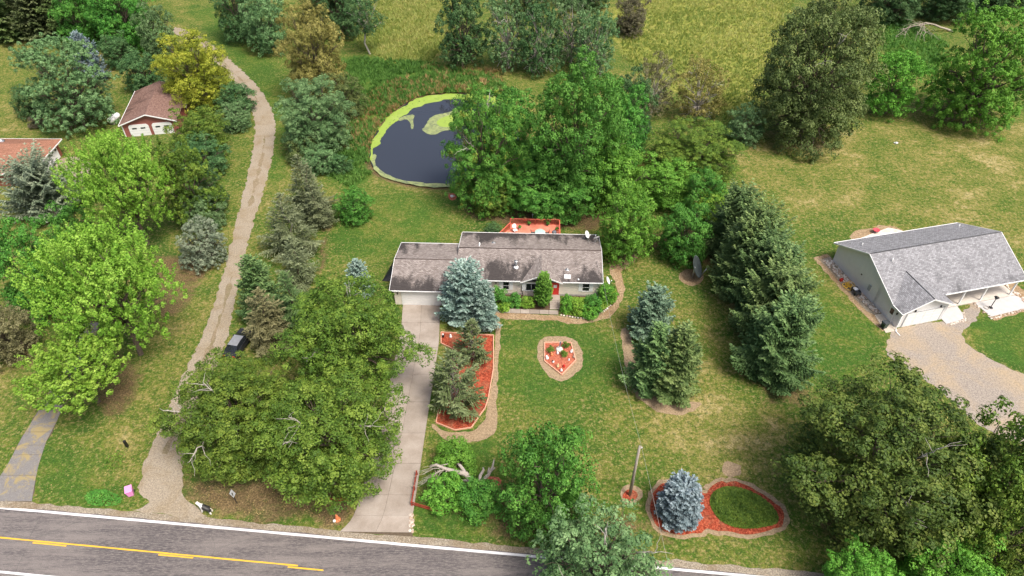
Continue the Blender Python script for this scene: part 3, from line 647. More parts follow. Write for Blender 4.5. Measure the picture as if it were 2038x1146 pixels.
# roof fittings
def on_front(y): return ez+(rz_-ez)*y/5.0
def on_back(y): return rz_-(rz_-ez)*(y-5)/5.02
vent_pipe(house,-16.1,6.15,on_back(6.15),.09,.25); vent_pipe(house,-16.1,5.6,on_back(5.6),.05,.22); vent_pipe(house,-14.25,6.7,on_back(6.7),.13,.16,METAL)
vent_pipe(house,-16.45,1.25,on_front(1.25),.09,.30); vent_pipe(house,-16.0,4.0,on_front(4.0),.05,.12,BLACK,flash=False)
ch = vent_pipe(house,-11.1,2.1,on_front(2.1),.16,.85,METAL,'flue_pipe'); z_ = on_front(2.1)
MB().lathe([(.17,z_+.80),(.27,z_+.88),(.27,z_+1.0),(.10,z_+1.10)], (-11.1,2.1,0), 12).build('flue_cap', METAL, ch)
MB().lathe([(.36,z_-.08),(.30,z_+.08),(.18,z_+.16)], (-11.1,2.1,0), 12).build('flashing', TRIM, ch)
vent_pipe(house,-4.5,1.9,on_front(1.9),.12,.22,METAL); vent_pipe(house,-3.1,.45,on_front(.45),.07,.12)
sk = MB().box((-4.5,.75,on_front(.75)+.06),(.8,.62,.12),0,math.atan2(rz_-ez,5)).build('skylight', TRIM, house)
MB().box((-4.5,.74,on_front(.75)+.125),(.66,.5,.03),0,math.atan2(rz_-ez,5)).build('pane', plain('sky_dome',(.55,.60,.62),.2), sk)
MB().bb(-.16,-.10,.2,.26,2.0,3.6).build('service_mast', METAL, house)
# ------------------------------------------------------------------ dishes
def dish(name, label, loc, rz, r, tilt, mast, mat=WHITE, tripod=True, group=None, arm=True):
    t = thing(name, label, 'satellite dish', loc, rz, group)
    MB().tube([(0,0,0),(0,0,mast)], .035*max(1,r/.5), 8).build('mast', METAL, t)
    if tripod:
        for k in range(3):
            a = k*2.094+.4; MB().tube([(math.cos(a)*mast*.75,math.sin(a)*mast*.75,0 if k else 0),(0,0,mast*.8)], .02, 5).build('leg', METAL, t)
    M_ = Matrix.Rotation(tilt,3,'X'); pr = [(r*q, r*.28*q*q) for q in (0.02,.3,.55,.75,.9,1.0)]
    mb = MB(); n = 20; vs = []; fs = []
    for sgn in (0,-.03):
        for rr, z in pr:
            for k in range(n):
                a = 2*math.pi*k/n; vs.append(M_ @ Vector((rr*math.cos(a), rr*1.08*math.sin(a), z+sgn)) + Vector((0,0,mast)))
    L = len(pr)
    for i in range(L-1):
        for k in range(n):
            fs.append((i*n+k,i*n+(k+1)%n,(i+1)*n+(k+1)%n,(i+1)*n+k)); o_=L*n; fs.append((o_+i*n+k,o_+(i+1)*n+k,o_+(i+1)*n+(k+1)%n,o_+i*n+(k+1)%n))
    for k in range(n): fs.append(((L-1)*n+k,(L-1)*n+(k+1)%n,L*n+(L-1)*n+(k+1)%n,L*n+(L-1)*n+k))
    d_ = mb.add(vs, fs, True).build('reflector', mat, t)
    if arm:
        a0 = M_ @ Vector((0,-r*1.0,r*.28))+Vector((0,0,mast)); a1 = M_ @ Vector((0,-r*.35,r*1.0))+Vector((0,0,mast))
        MB().tube([a0,a1], .022*max(1,r/.5), 6).build('feed_arm', METAL, t); MB().lathe([(.05,-.06),(.07,0),(.05,.08)], a1, 8).build('feed_horn', mat, t)
    return t
def hpt(lx, ly, z): c_, s_ = math.cos(HY), math.sin(HY); return (HO[0]+lx*c_-ly*s_, HO[1]+lx*s_+ly*c_, z)
dish('satellite_dish', 'white oval dish on tripod at the rear roof edge', hpt(-1.75,8.6,on_back(8.6)), R_(65), .5, R_(58), .75)
dish('satellite_dish', 'white dish turned away beside the rear right roof corner', hpt(-.45,7.6,on_back(7.6)), R_(200), .42, R_(50), .7)
dish('satellite_dish', 'white dish on a post low beside the right house wall', hpt(.75,1.4,0), R_(80), .5, R_(62), 1.9, tripod=False)
x_, y_, _ = at(1378,553)
dish('large_mesh_dish', 'large grey mesh dish on a pole over bare earth', (x_,y_,0), R_(68), 1.45, R_(62), 1.9, plain('mesh_grey',(.10,.125,.125),.6,.3,3), False)

# ------------------------------------------------------------------ deck behind the house
m, nt, p = newmat('deck_boards'); t = nt.nodes.new('ShaderNodeTexCoord'); s = nt.nodes.new('ShaderNodeSeparateXYZ'); nt.links.new(t.outputs['Object'], s.inputs[0])
fr = math_(nt,'FRACT',math_(nt,'DIVIDE',s.outputs[0],.145)); n = noise(nt,t.outputs['Object'],1.5,4,.6)
c = mix(nt, ramp(nt,n,[(.3,0.),(.7,1.)]), (.58,.17,.105), (.72,.25,.17)); c = mix(nt,1.0,c,ramp(nt,fr,[(0.,.5),(.07,1.),(1.,1.)]),'MULTIPLY')
nt.links.new(c,p.inputs['Base Color']); p.inputs['Roughness'].default_value=.7; DECKM = m
RAIL = plain('deck_red', (.58,.13,.085), .65, .15, 4)
deck = thing('wooden_deck', 'salmon red wooden deck with railing behind the house', 'deck', (*HO,0), HY)
DZ = .75; dx0, dx1, dy0, dy1 = -12.3, -5.15, 9.75, 14.9
MB().prism([(dx0-1.6,dy0),(dx1,dy0),(dx1,dy1),(dx0,dy1),(dx0,dy1-1.1),(dx0-1.6,dy0+1.6)], DZ-.12, DZ).build('floor', DECKM, deck)
for x in (dx0+.1,-8.7,dx1-.1):
    for y in (dy0+.3,dy1-.1): MB().bb(x-.06,x+.06,y-.06,y+.06,0,DZ-.12).build('support', RAIL, deck)
bal = MB().bb(-.02,.02,-.02,.02,0,.80).build('baluster', RAIL, deck); BALM = bal.data; first = [bal]
def rail(a, b):
    a = Vector(a); b = Vector(b); d_ = b-a; n = int(d_.length/.15); ang = math.atan2(d_.y,d_.x)
    for z in (DZ+.93, DZ+.12): MB().box(((a.x+b.x)/2,(a.y+b.y)/2,z),(d_.length,.14 if z>1.5 else .06,.05),ang).build('rail', RAIL, deck)
    for i in range(1, n):
        o = first.pop() if first else link('baluster', BALM, deck)
        q = a+d_*i/n; o.location = (q.x,q.y,DZ+.11); o.rotation_euler = (0,0,ang)
    for q in (a,b): MB().box((q.x,q.y,DZ/2+.5),(.11,.11,DZ+1.0)).build('post', RAIL, deck)
rail((dx0,dy1-.06),(-8.7,dy1-.06)); rail((-8.7,dy1-.06),(dx1-.06,dy1-.06)); rail((dx1-.06,dy1-.06),(dx1-.06,dy0+.4)); rail((dx0-1.5,dy0+1.5),(dx0,dy1-1.0))
def hth(name, label, cat, lx, ly, z=DZ, rz=0.0, group=None): return thing(name, label, cat, hpt(lx,ly,z), HY+rz, group)
tb = hth('round_table', 'round pale green glass table on the red deck', 'table', -8.0, 12.1)
MB().lathe([(.72,.70),(.75,.715),(.72,.73)], n=28).build('table_top', plain('pale_glass',(.42,.60,.55),.15,.1), tb)
MB().lathe([(.35,0),(.32,.04),(.05,.08),(.04,.70)], n=12).build('pedestal', BLACK, tb)
DKF = plain('dark_sling', (.05,.08,.075), .7, .2)
def chair(lx, ly, rz, label, mat=DKF):
    t = hth('deck_chair', label, 'chair', lx, ly, DZ, rz, 'chairs round the deck table')
    MB().box((0,0,.42),(.5,.5,.04)).build('seat', mat, t); MB().box((0,.27,.70),(.5,.04,.55),0,R_(-12)).build('backrest', mat, t)
    for sx in (-.23,.23):
        for sy in (-.22,.22): MB().tube([(sx,sy,0),(sx,sy,.42)], .018, 6).build('leg', BLACK, t)
        MB().box((sx*1.1,0,.62),(.05,.5,.03)).build('armrest', BLACK, t)
chair(-9.0,12.2,R_(90),'dark chair left of the round deck table'); chair(-7.0,12.2,R_(-90),'dark chair right of the round deck table')
chair(-8.6,11.2,R_(160),'dark chair near left of the round deck table'); chair(-7.4,11.2,R_(-160),'dark chair near right of the round deck table')
gl = hth('barbecue_grill', 'grey covered barbecue grill at the right of the deck', 'grill', -6.0, 11.9)
GC = plain('grill_cover',(.12,.13,.15),.7,.2)
MB().lathe([(.02,1.12),(.22,1.10),(.33,.98),(.36,.85)][::-1], n=14).build('lid', GC, gl); MB().lathe([(.15,.55),(.3,.65),(.36,.84)], n=14).build('bowl', GC, gl)
for k in range(3): MB().tube([(.3*math.cos(k*2.1),.3*math.sin(k*2.1),0),(.18*math.cos(k*2.1),.18*math.sin(k*2.1),.62)], .02, 5).build('leg', BLACK, gl)
wc = hth('white_lounge_chair', 'white moulded chair with oval back at the left deck rail', 'chair', -11.6, 12.9, DZ, R_(35))
MB().lathe([(.02,0),(.3,.02),(.36,.05),(.30,.06)], (0,.2,.95), 16, Matrix.Rotation(R_(65),3,'X')).build('backrest', WHITE, wc); MB().box((0,-.08,.42),(.55,.5,.06)).build('seat', WHITE, wc)
for sx in (-.22,.22):
    for sy in (-.28,.12): MB().tube([(sx,sy,0),(sx,sy,.42)], .025, 6).build('leg', WHITE, wc)
def planter(lx, ly, z, label, name='flower_pot', mat=None, r=.17, fol='maple'):
    t = hth(name, label, 'planter', lx, ly, z); mat = mat or plain('terracotta',(.40,.15,.08),.8)
    MB().lathe([(r*.65,0),(r,.26),(r*1.1,.27),(r*1.05,.31)], n=12).build('pot', mat, t)
    TUFTS.append((t, .31, r*1.3, fol)); return t
TUFTS = []
planter(-9.6,dy1-.30,DZ,'dark flower pot standing against the rear deck railing, left one', mat=BLACK); planter(-6.9,dy1-.30,DZ,'dark flower pot standing against the rear deck railing, right one', mat=BLACK)
planter(-10.9,13.6,DZ,'white pot with plant near the rear left of the deck', mat=WHITE); planter(-5.6,13.4,DZ,'orange flower pot in the rear right deck corner', mat=plain('orange_pot',(.6,.2,.05),.6)); planter(-12.6,11.9,DZ,'pale yellow pot on the angled left side of the deck', mat=plain('cream_pot',(.6,.5,.3),.6))
planter(-5.4,11.2,DZ,'dark red pot by the right deck rail', mat=REDFENCE)
for k,(lx,nm) in enumerate(((-12.0,'first'),(-10.2,'second'),(-7.9,'third'),(-5.9,'last'))):
    t = hth('rail_planter', f'small planter hung outside the rear deck rail, {nm} from the left', 'planter', lx, dy1+.10, DZ+.62, 0, 'planters on the deck rail')
    MB().bb(-.26,.26,-.09,.09,0,.18).build('box', (EDGING,RAIL,plain('yellow_box',(.6,.42,.15)),BLACK)[k], t); TUFTS.append((t,.18,.2,'reed' if k%2 else 'maple'))
sb = hth('side_bed', 'low red edged bed left of the deck holding an evergreen bush', 'flower bed', -14.9, 10.9, 0)
ring_boards(sb, [(-1.9,-.6),(1.2,-.6),(1.2,1.3),(-1.9,1.3)], True, .1, .3, REDFENCE, 'board'); mound('mulch', [(-1.85,-.55),(1.15,-.55),(1.15,1.25),(-1.85,1.25)], MULCH, sb, .05, .08, 9)
for k,dx in enumerate((0,.45)):
    b_ = thing('yard_light', ('taller white post light behind the deck','shorter cream post light behind the deck')[k], 'lamp', at(1060+6*k,433-1*k)[:2]+(0,), 0)
    MB().tube([(0,0,0),(0,0,.5-.1*k)], .05, 8).build('post', WHITE, b_); MB().lathe([(.09,.5-.1*k),(.11,.62-.1*k),(.03,.7-.1*k)], n=8).build('lamp_head', WHITE, b_)

# ------------------------------------------------------------------ grey house on the right
GY_ = R_(13.5); GO = (64.91, 65.64)
ghouse = thing('grey_house', 'light grey house with grey shingle roof and front porch', 'house', (*GO,0), GY_)
GSID = siding('grey_siding', (.78,.765,.78), .12, dark=.85)
WSID = siding('pale_siding', (.72,.72,.72), .12, dark=.88)
ROOF_G = shingles('grey_shingles', ((.20,.20,.21),(.33,.33,.345)), (.10,.10,.105), lo=.60, hi=.78, stripes=.3); ROOF_G2 = shingles('grey_shingles_side', ((.20,.20,.21),(.33,.33,.345)), (.10,.10,.105), swap=True, lo=.60, hi=.78)
mb = MB(); gx0, gx1 = -18.3, .35
vs = [(gx0,2.6,0),(gx1,2.6,0),(gx1,12.0,0),(gx0,12.0,0),(gx0,2.6,2.75),(gx1,2.6,2.75),(gx1,12.0,2.75),(gx0,12.0,2.75)]
mb.add(vs,[(0,1,5,4),(1,2,6,5),(2,3,7,6),(3,0,4,7)]).build('wall', GSID, ghouse)
MB().add([(gx0,0.2,2.75),(gx0,12.0,2.75),(gx0,6.25,5.65)],[(0,2,1)]).build('gable_wall', GSID, ghouse); MB().add([(gx1,0.2,2.75),(gx1,12.0,2.75),(gx1,6.25,5.65)],[(0,1,2)]).build('gable_wall', GSID, ghouse)
gable_wall(ghouse, GSID, -18.3, -11.75, -1.5, 3.2, 2.75, 4.25, 'y', 'garage_wall')
MB().add([(-18.25,-1.515,.02),(-11.8,-1.515,.02),(-11.8,-1.515,2.73),(-15.03,-1.515,4.2),(-18.25,-1.515,2.73)],[(0,1,2,3,4)]).build('garage_front', WSID, ghouse)
gz, gr_ = 2.86, 5.82
r1 = slope('roof', ghouse, ROOF_G, [(-18.75,-.05,gz),(.8,-.05,gz),(.8,6.25,gr_),(-18.75,6.25,gr_)], .09, [.7,1,.1,.1])
slope('roof', ghouse, ROOF_G, [(-18.75,6.25,gr_),(.8,6.25,gr_),(.8,12.45,gz),(-18.75,12.45,gz)], .09, [.1,.1,.3,.3])
MB().tube([(-18.75,6.25,gr_-.01),(.8,6.25,gr_-.01)], .07, 6).build('ridge_cap', plain('ridge_grey',(.06,.06,.065),.9), r1)
r2 = slope('garage_roof', ghouse, ROOF_G2, [(-18.72,-1.95,2.80),(-15.05,-1.95,4.50),(-15.05,3.45,4.50),(-18.72,-.1,2.80)], .08, [.8,.3,.3,1.])
slope('garage_roof', ghouse, ROOF_G2, [(-15.05,-1.95,4.50),(-11.4,-1.95,2.80),(-11.4,-.1,2.80),(-15.05,3.45,4.50)], .08, [.0,.0,.0,.0])
MB().tube([(-15.05,-1.95,4.49),(-15.05,3.4,4.49)], .06, 6).build('ridge_cap', MATS['ridge_grey'], r2)
for a,b in (((-18.8,-.05,2.79),(-18.8,6.25,5.75)),((-18.8,6.25,5.75),(-18.8,12.45,2.79)),((.84,-.05,2.79),(.84,6.25,5.75)),((.84,6.25,5.75),(.84,12.45,2.79)),((-18.76,-1.99,2.74),(-15.05,-1.99,4.44)),((-15.05,-1.99,4.44),(-11.36,-1.99,2.74))):
    beam('fascia', a, b, .06, .17, TRIM, ghouse)
for a,b in (((-11.3,-.1,2.8),(.8,-.1,2.8)),((-18.75,12.5,2.8),(.8,12.5,2.8)),((-18.78,-1.95,2.74),(-18.78,-.1,2.74))): beam('gutter', a, b, .1, .12, TRIM, ghouse)
PATIO = plain('white_concrete', (.47,.46,.45), .8, .08, 1.5)
MB().bb(-11.3,.6,.1,2.6,0,.16).build('porch_floor', plain('porch_concrete',(.55,.50,.44),.8,.08), ghouse)
for x in (-7.8,-4.55,-.05): MB().bb(x-.08,x+.08,.2,.36,.16,2.74).build('porch_post', TRIM, ghouse)
door_panels(ghouse, -17.5, -12.4, -1.53, .04, 2.25, 4, WHITE, 4)
MB().bb(-17.62,-17.51,-1.57,-1.52,0,2.38).bb(-12.39,-12.28,-1.57,-1.52,0,2.38).bb(-17.62,-12.28,-1.575,-1.52,2.26,2.38).build('door_trim', plain('grey_trim',(.35,.36,.37),.5), ghouse)
for x in (-16.6,-13.0): MB().bb(x-.07,x+.07,-1.66,-1.52,2.45,2.72).build('wall_lamp', BLACK, ghouse)
sd_ = MB().bb(-18.36,-18.31,-.55,.40,.1,2.15).build('side_door', TRIM, ghouse)
MB().bb(-18.39,-18.355,-.35,.20,1.15,1.95).build('door_glass', GLASS, sd_)
MB().bb(-18.46,-18.31,-.95,-.82,1.75,2.0).build('wall_lamp', BLACK, ghouse)
MB().bb(-18.42,-18.31,4.3,4.7,1.1,1.9).build('utility_meter', plain('meter_grey',(.35,.36,.37),.5), ghouse)
MB().bb(-18.36,-18.31,6.4,6.6,2.0,2.15).build('wall_vent', BLACK, ghouse); MB().bb(-18.36,-18.31,7.3,7.6,2.6,2.75).build('wall_vent', TRIM, ghouse)
fd = MB().bb(-6.4,-5.45,2.53,2.61,.18,2.25).build('front_door', plain('taupe_door',(.25,.2,.16),.5), ghouse)
window(ghouse, -8.9, 1.5, 1.2, 1.3, 2.6); window(ghouse, -2.4, 1.5, 1.5, 1.3, 2.6)
for lx,ly,q in ((-16.3,4.9,1),(-17.0,9.6,0),(-1.1,10.6,0)):
    z_ = gz+(gr_-gz)*(ly+.05)/6.3 if q else gr_-(gr_-gz)*(ly-6.25)/6.2
    vent_pipe(ghouse, lx, ly, z_, .07, .45, flash=False)
def gpt(lx, ly, z=0): c_, s_ = math.cos(GY_), math.sin(GY_); return (GO[0]+lx*c_-ly*s_, GO[1]+lx*s_+ly*c_, z)
def gpoly(q): return [gpt(a,b)[:2] for a,b in q]
sheet('stone_margin', gpoly([(-19.9,12.7),(-18.3,12.7),(-18.3,1.2),(-19.2,1.0),(-20.0,2.0)]), .010, SHOULDER, 'strip of river stones along the grey house wall', rough=(.3,.12,61,1.2), world=True)
sheet('bare_margin', gpoly([(-20.6,13.2),(-18.2,13.4),(-18.2,-1.2),(-20.2,-1.6),(-20.7,3.0)]), .006, PATH, 'bare earth margin along the grey house', rough=(.4,.15,62,1.2), world=True)
sheet('bare_margin', gpoly([(-11.9,-3.2),(-8.2,-2.6),(-8.0,.2),(-5.6,.2),(-5.4,-3.2),(1.2,-2.8),(2.8,-.5),(2.4,3.5),(.5,3.5),(.4,.1),(-11.9,.1)]), .006, PATH, 'bare earth round the front patio of the grey house', rough=(.4,.18,63,1.1), world=True)
sheet('side_stoop', gpoly([(-20.0,-2.0),(-18.3,-2.0),(-18.3,1.1),(-19.4,1.1)]), .05, plain('stoop_concrete',(.5,.44,.36),.85), 'concrete stoop at the side door of the grey house', world=True, thick=.06)
pt_ = sheet('front_patio', gpoly([(-5.3,-2.6),(.3,-2.3),(1.0,-.6),(.6,.05),(-5.5,.05)]), .07, PATIO, 'white concrete patio in front of the porch', world=True, thick=.08)
sheet('front_patio', gpoly([(-11.7,-2.4),(-9.0,-2.2),(-8.4,-1.2),(-8.1,.05),(-11.6,.05)]), .07, PATIO, 'white concrete pad beside the garage front', world=True, thick=.08)
sheet('rear_patio_margin', gpoly([(-13.2,12.4),(-12.9,16.4),(-11.0,17.4),(-6.2,17.6),(-4.4,16.4),(-3.6,12.4)]), .006, PATH, 'bare earth round the rear patio', rough=(.4,.2,64,1.), world=True)
sheet('rear_patio', gpoly([(-12.3,12.4),(-12.0,15.4),(-9.0,16.2),(-6.0,16.8),(-4.6,15.8),(-4.6,12.4)]), .05, plain('stone_patio',(.58,.53,.46),.85,.25,1.5), 'pale stone patio behind the grey house', world=True, thick=.05)
STONES = [plain('stone_a',(.50,.43,.36),.85,.2), plain('stone_b',(.40,.30,.23),.85,.2), plain('stone_c',(.62,.57,.50),.85,.15)]
def stones(name, label, poly, n, r0, r1, seed, parent=None, split=3):
    rr = np.random.default_rng(seed); P_ = np.array(poly); lo = P_.min(0); hi = P_.max(0); q = rr.uniform(lo,hi,(n*6,2)); q = q[sdf(q[:,0],q[:,1],poly) < 0][:n]
    ico = bmesh.new(); bmesh.ops.create_icosphere(ico, subdivisions=1, radius=1); iv = np.array([w.co[:] for w in ico.verts]); fi = [[w.index for w in f_.verts] for f_ in ico.faces]; ico.free()
    mb_ = MB(); mi = []
    for x, y in q:
        s = rr.uniform(r0,r1)*np.array([1,rr.uniform(.6,1),rr.uniform(.4,.7)]); a = rr.uniform(0,6.3); w = iv*s*(1+rr.uniform(-.18,.18,(len(iv),1)))
        w = np.stack([w[:,0]*math.cos(a)-w[:,1]*math.sin(a), w[:,0]*math.sin(a)+w[:,1]*math.cos(a), w[:,2]],1)+np.array([x,y,s[2]*.45])
        mb_.add(w, fi); mi += [int(rr.integers(3))]*len(fi)
    o = mb_.build(name, STONES[0], parent); o.data.materials.append(STONES[1]); o.data.materials.append(STONES[2]); o.data.polygons.foreach_set('material_index', mi)
    return tag(o, label, kind='stuff')
stones('river_stones','tan river stones along the side of the grey house', gpoly([(-19.6,12.4),(-18.4,12.4),(-18.4,1.3),(-19.3,1.5)]), 420, .10, .20, 71)
stones('edging_stones','rounded stones edging the front patio of the grey house', gpoly([(-5.6,-3.0),(1.0,-2.6),(1.6,-.6),(1.2,2.2),(.75,2.2),(.75,-.5),(.4,-2.3),(-5.3,-2.65),(-5.5,.0),(-5.8,.0)]), 150, .10, .2, 72)
stones('edging_stones','rounded stones edging the pad beside the grey garage', gpoly([(-11.8,-2.75),(-9.0,-2.5),(-8.1,-1.3),(-8.3,-1.0),(-9.0,-2.2),(-11.8,-2.45)]), 60, .09, .18, 73)

# ------------------------------------------------------------------ red garage and brick house on the left
RSID = siding('red_siding', (.30,.10,.085), .2, True, .8)
ROOF_R = shingles('rust_shingles', ((.175,.105,.085),(.27,.17,.14)), (.09,.055,.045), lo=.55, hi=.7, stripes=.3)
ROOF_R2 = shingles('rust_shingles_front', ((.175,.105,.085),(.27,.17,.14)), (.09,.055,.045), swap=True, lo=.55, hi=.7)
RY_ = R_(11); RO = (-67.97, 106.8)
rg = thing('red_garage', 'dark red two-door garage with brown roof beside white tank', 'garage', (*RO,0), RY_)
gable_wall(rg, RSID, .3, 9.3, .35, 13.2, 2.35, 3.95, 'y', 'wall')
gable_wall(rg, RSID, 5.0, 9.9, 5.2, 10.2, 2.35, 3.7, 'x', 'side_wing_wall')
slope('roof', rg, ROOF_R2, [(0,-.1,2.42),(4.8,-.1,4.05),(4.8,13.5,4.05),(0,13.5,2.42)], .09, [.6,.2,.5,.9])
slope('roof', rg, ROOF_R2, [(4.8,-.1,4.05),(9.6,-.1,2.42),(9.6,13.5,2.42),(4.8,13.5,4.05)], .09, [.2,.2,.2,.2])
slope('side_wing_roof', rg, ROOF_R, [(5.0,4.8,2.42),(10.35,4.8,2.42),(10.35,7.7,3.95),(5.0,7.7,3.95)], .08, [.4,.4,.1,.1])
slope('side_wing_roof', rg, ROOF_R, [(5.0,7.7,3.95),(10.35,7.7,3.95),(10.35,10.6,2.42),(5.0,10.6,2.42)], .08, [.1,.1,.4,.4])
for a,b in (((0,-.14,2.36),(4.8,-.14,3.99)),((4.8,-.14,3.99),(9.6,-.14,2.36)),((-.04,-.1,2.37),(-.04,13.5,2.37)),((10.39,4.8,2.36),(10.39,7.7,3.88)),((10.39,7.7,3.88),(10.39,10.6,2.36))): beam('fascia', a, b, .08, .17, TRIM, rg)
for k,x0 in enumerate((1.3,5.15)):
    pts = [(x0,0),(x0+3.3,0),(x0+3.3,1.85),(x0+3.0,2.15),(x0+.3,2.15),(x0,1.85)]
    n = len(pts); vs = [(x,.33,z+.02) for x,z in pts]+[(x,.24,z+.02) for x,z in pts]
    dd_ = MB().add(vs,[tuple(range(n,2*n)),tuple(range(n-1,-1,-1))]+[(i,(i+1)%n,n+(i+1)%n,n+i) for i in range(n)]).build('garage_door', WHITE, rg)
    for q in (.55,1.95): MB().bb(x0+q,x0+q+.75,.21,.238,1.35,1.6).build('door_window', GLASS, dd_)
    for j in range(1,4): MB().bb(x0+.05,x0+3.25,.225,.239,.5*j,.5*j+.03).build('panel_joint', plain('joint_grey',(.45,.45,.45)), dd_)
MB().bb(.26,.42,.28,.36,0,2.3).build('corner_trim', TRIM, rg)
tk = thing('propane_tank', 'white capsule propane tank on the grass by the red garage', 'tank', at(230,243)[:2]+(0,), R_(78))
MB().lathe([(.02,-1.45),(.3,-1.38),(.48,-1.2),(.56,-.9),(.56,.9),(.48,1.2),(.3,1.38),(.02,1.45)], (0,0,.85), 18, Matrix.Rotation(R_(90),3,'Y')).build('tank_body', WHITE, tk)
MB().lathe([(.17,1.36),(.18,1.52),(.10,1.60),(.02,1.62)], (0,0,0), 12).build('valve_dome', plain('dome_grey',(.45,.47,.45)), tk)
for x in (-.75,.75): MB().bb(x-.12,x+.12,-.35,.35,0,.35).build('saddle', plain('block2',(.35,.33,.31)), tk)
ROOF_H = shingles('orange_brown_shingles', ((.26,.125,.082),(.35,.175,.12)), (.16,.08,.055), lo=.6, hi=.75, stripes=.2)
bh = thing('brick_house', 'low brick house with rust brown hip roof at the left edge', 'house')
BRICK = granular('brick', [(.3,(.18,.06,.04)),(.6,(.30,.11,.07))], 5)
W_ = [(-75.9,101.2),(-75.6,94.6),(-79.4,91.6),(-110,92.5),(-110,101.6)]
MB().prism(W_[::-1], 0, 2.5).build('wall', BRICK, bh)
E_ = [(-75.3,101.9),(-75.0,94.1),(-79.4,90.9),(-111,91.9),(-111,102.3)]; rr_ = [(-79.0,97.2),(-111,97.4)]
slope('roof', bh, ROOF_H, [(*E_[4],2.6),(*rr_[1],4.4),(*rr_[0],4.4),(*E_[0],2.6)][::-1], .1, [.2]*4)
slope('roof', bh, ROOF_H, [(*E_[0],2.6),(*rr_[0],4.4),(*E_[1],2.6)], .1, [.2]*3)
slope('roof', bh, ROOF_H, [(*E_[1],2.6),(*rr_[0],4.4),(*E_[2],2.6)][::1], .1, [.2]*3)
slope('roof', bh, ROOF_H, [(*E_[2],2.6),(*rr_[0],4.4),(*rr_[1],4.4),(*E_[3],2.6)], .1, [.2]*4)
for a,b in ((E_[4],E_[0]),(E_[0],E_[1]),(E_[1],E_[2]),(E_[2],E_[3])): beam('gutter', (*a,2.54), (*b,2.54), .12, .14, TRIM, bh)
gd_ = MB().box((-75.70,97.8,1.2),(.1,5.0,2.2),R_(2.5)).build('garage_door', WHITE, bh)
for k in range(5): MB().box((-75.62+.045*(k-2),96.0+.9*k,1.85),(.06,.5,.3),R_(2.5)).build('door_window', GLASS, gd_)
vent_pipe(bh, -83.3, 99.0, 3.85, .25, .2)
sheet('gravel_turnaround', [(140,310),(175,318),(190,340),(170,365),(130,370),(110,340),(112,318)], .010, GRAVEL, 'pale gravel turnaround beside the brick house', sm=2, rough=(.4,.15,65,1.))

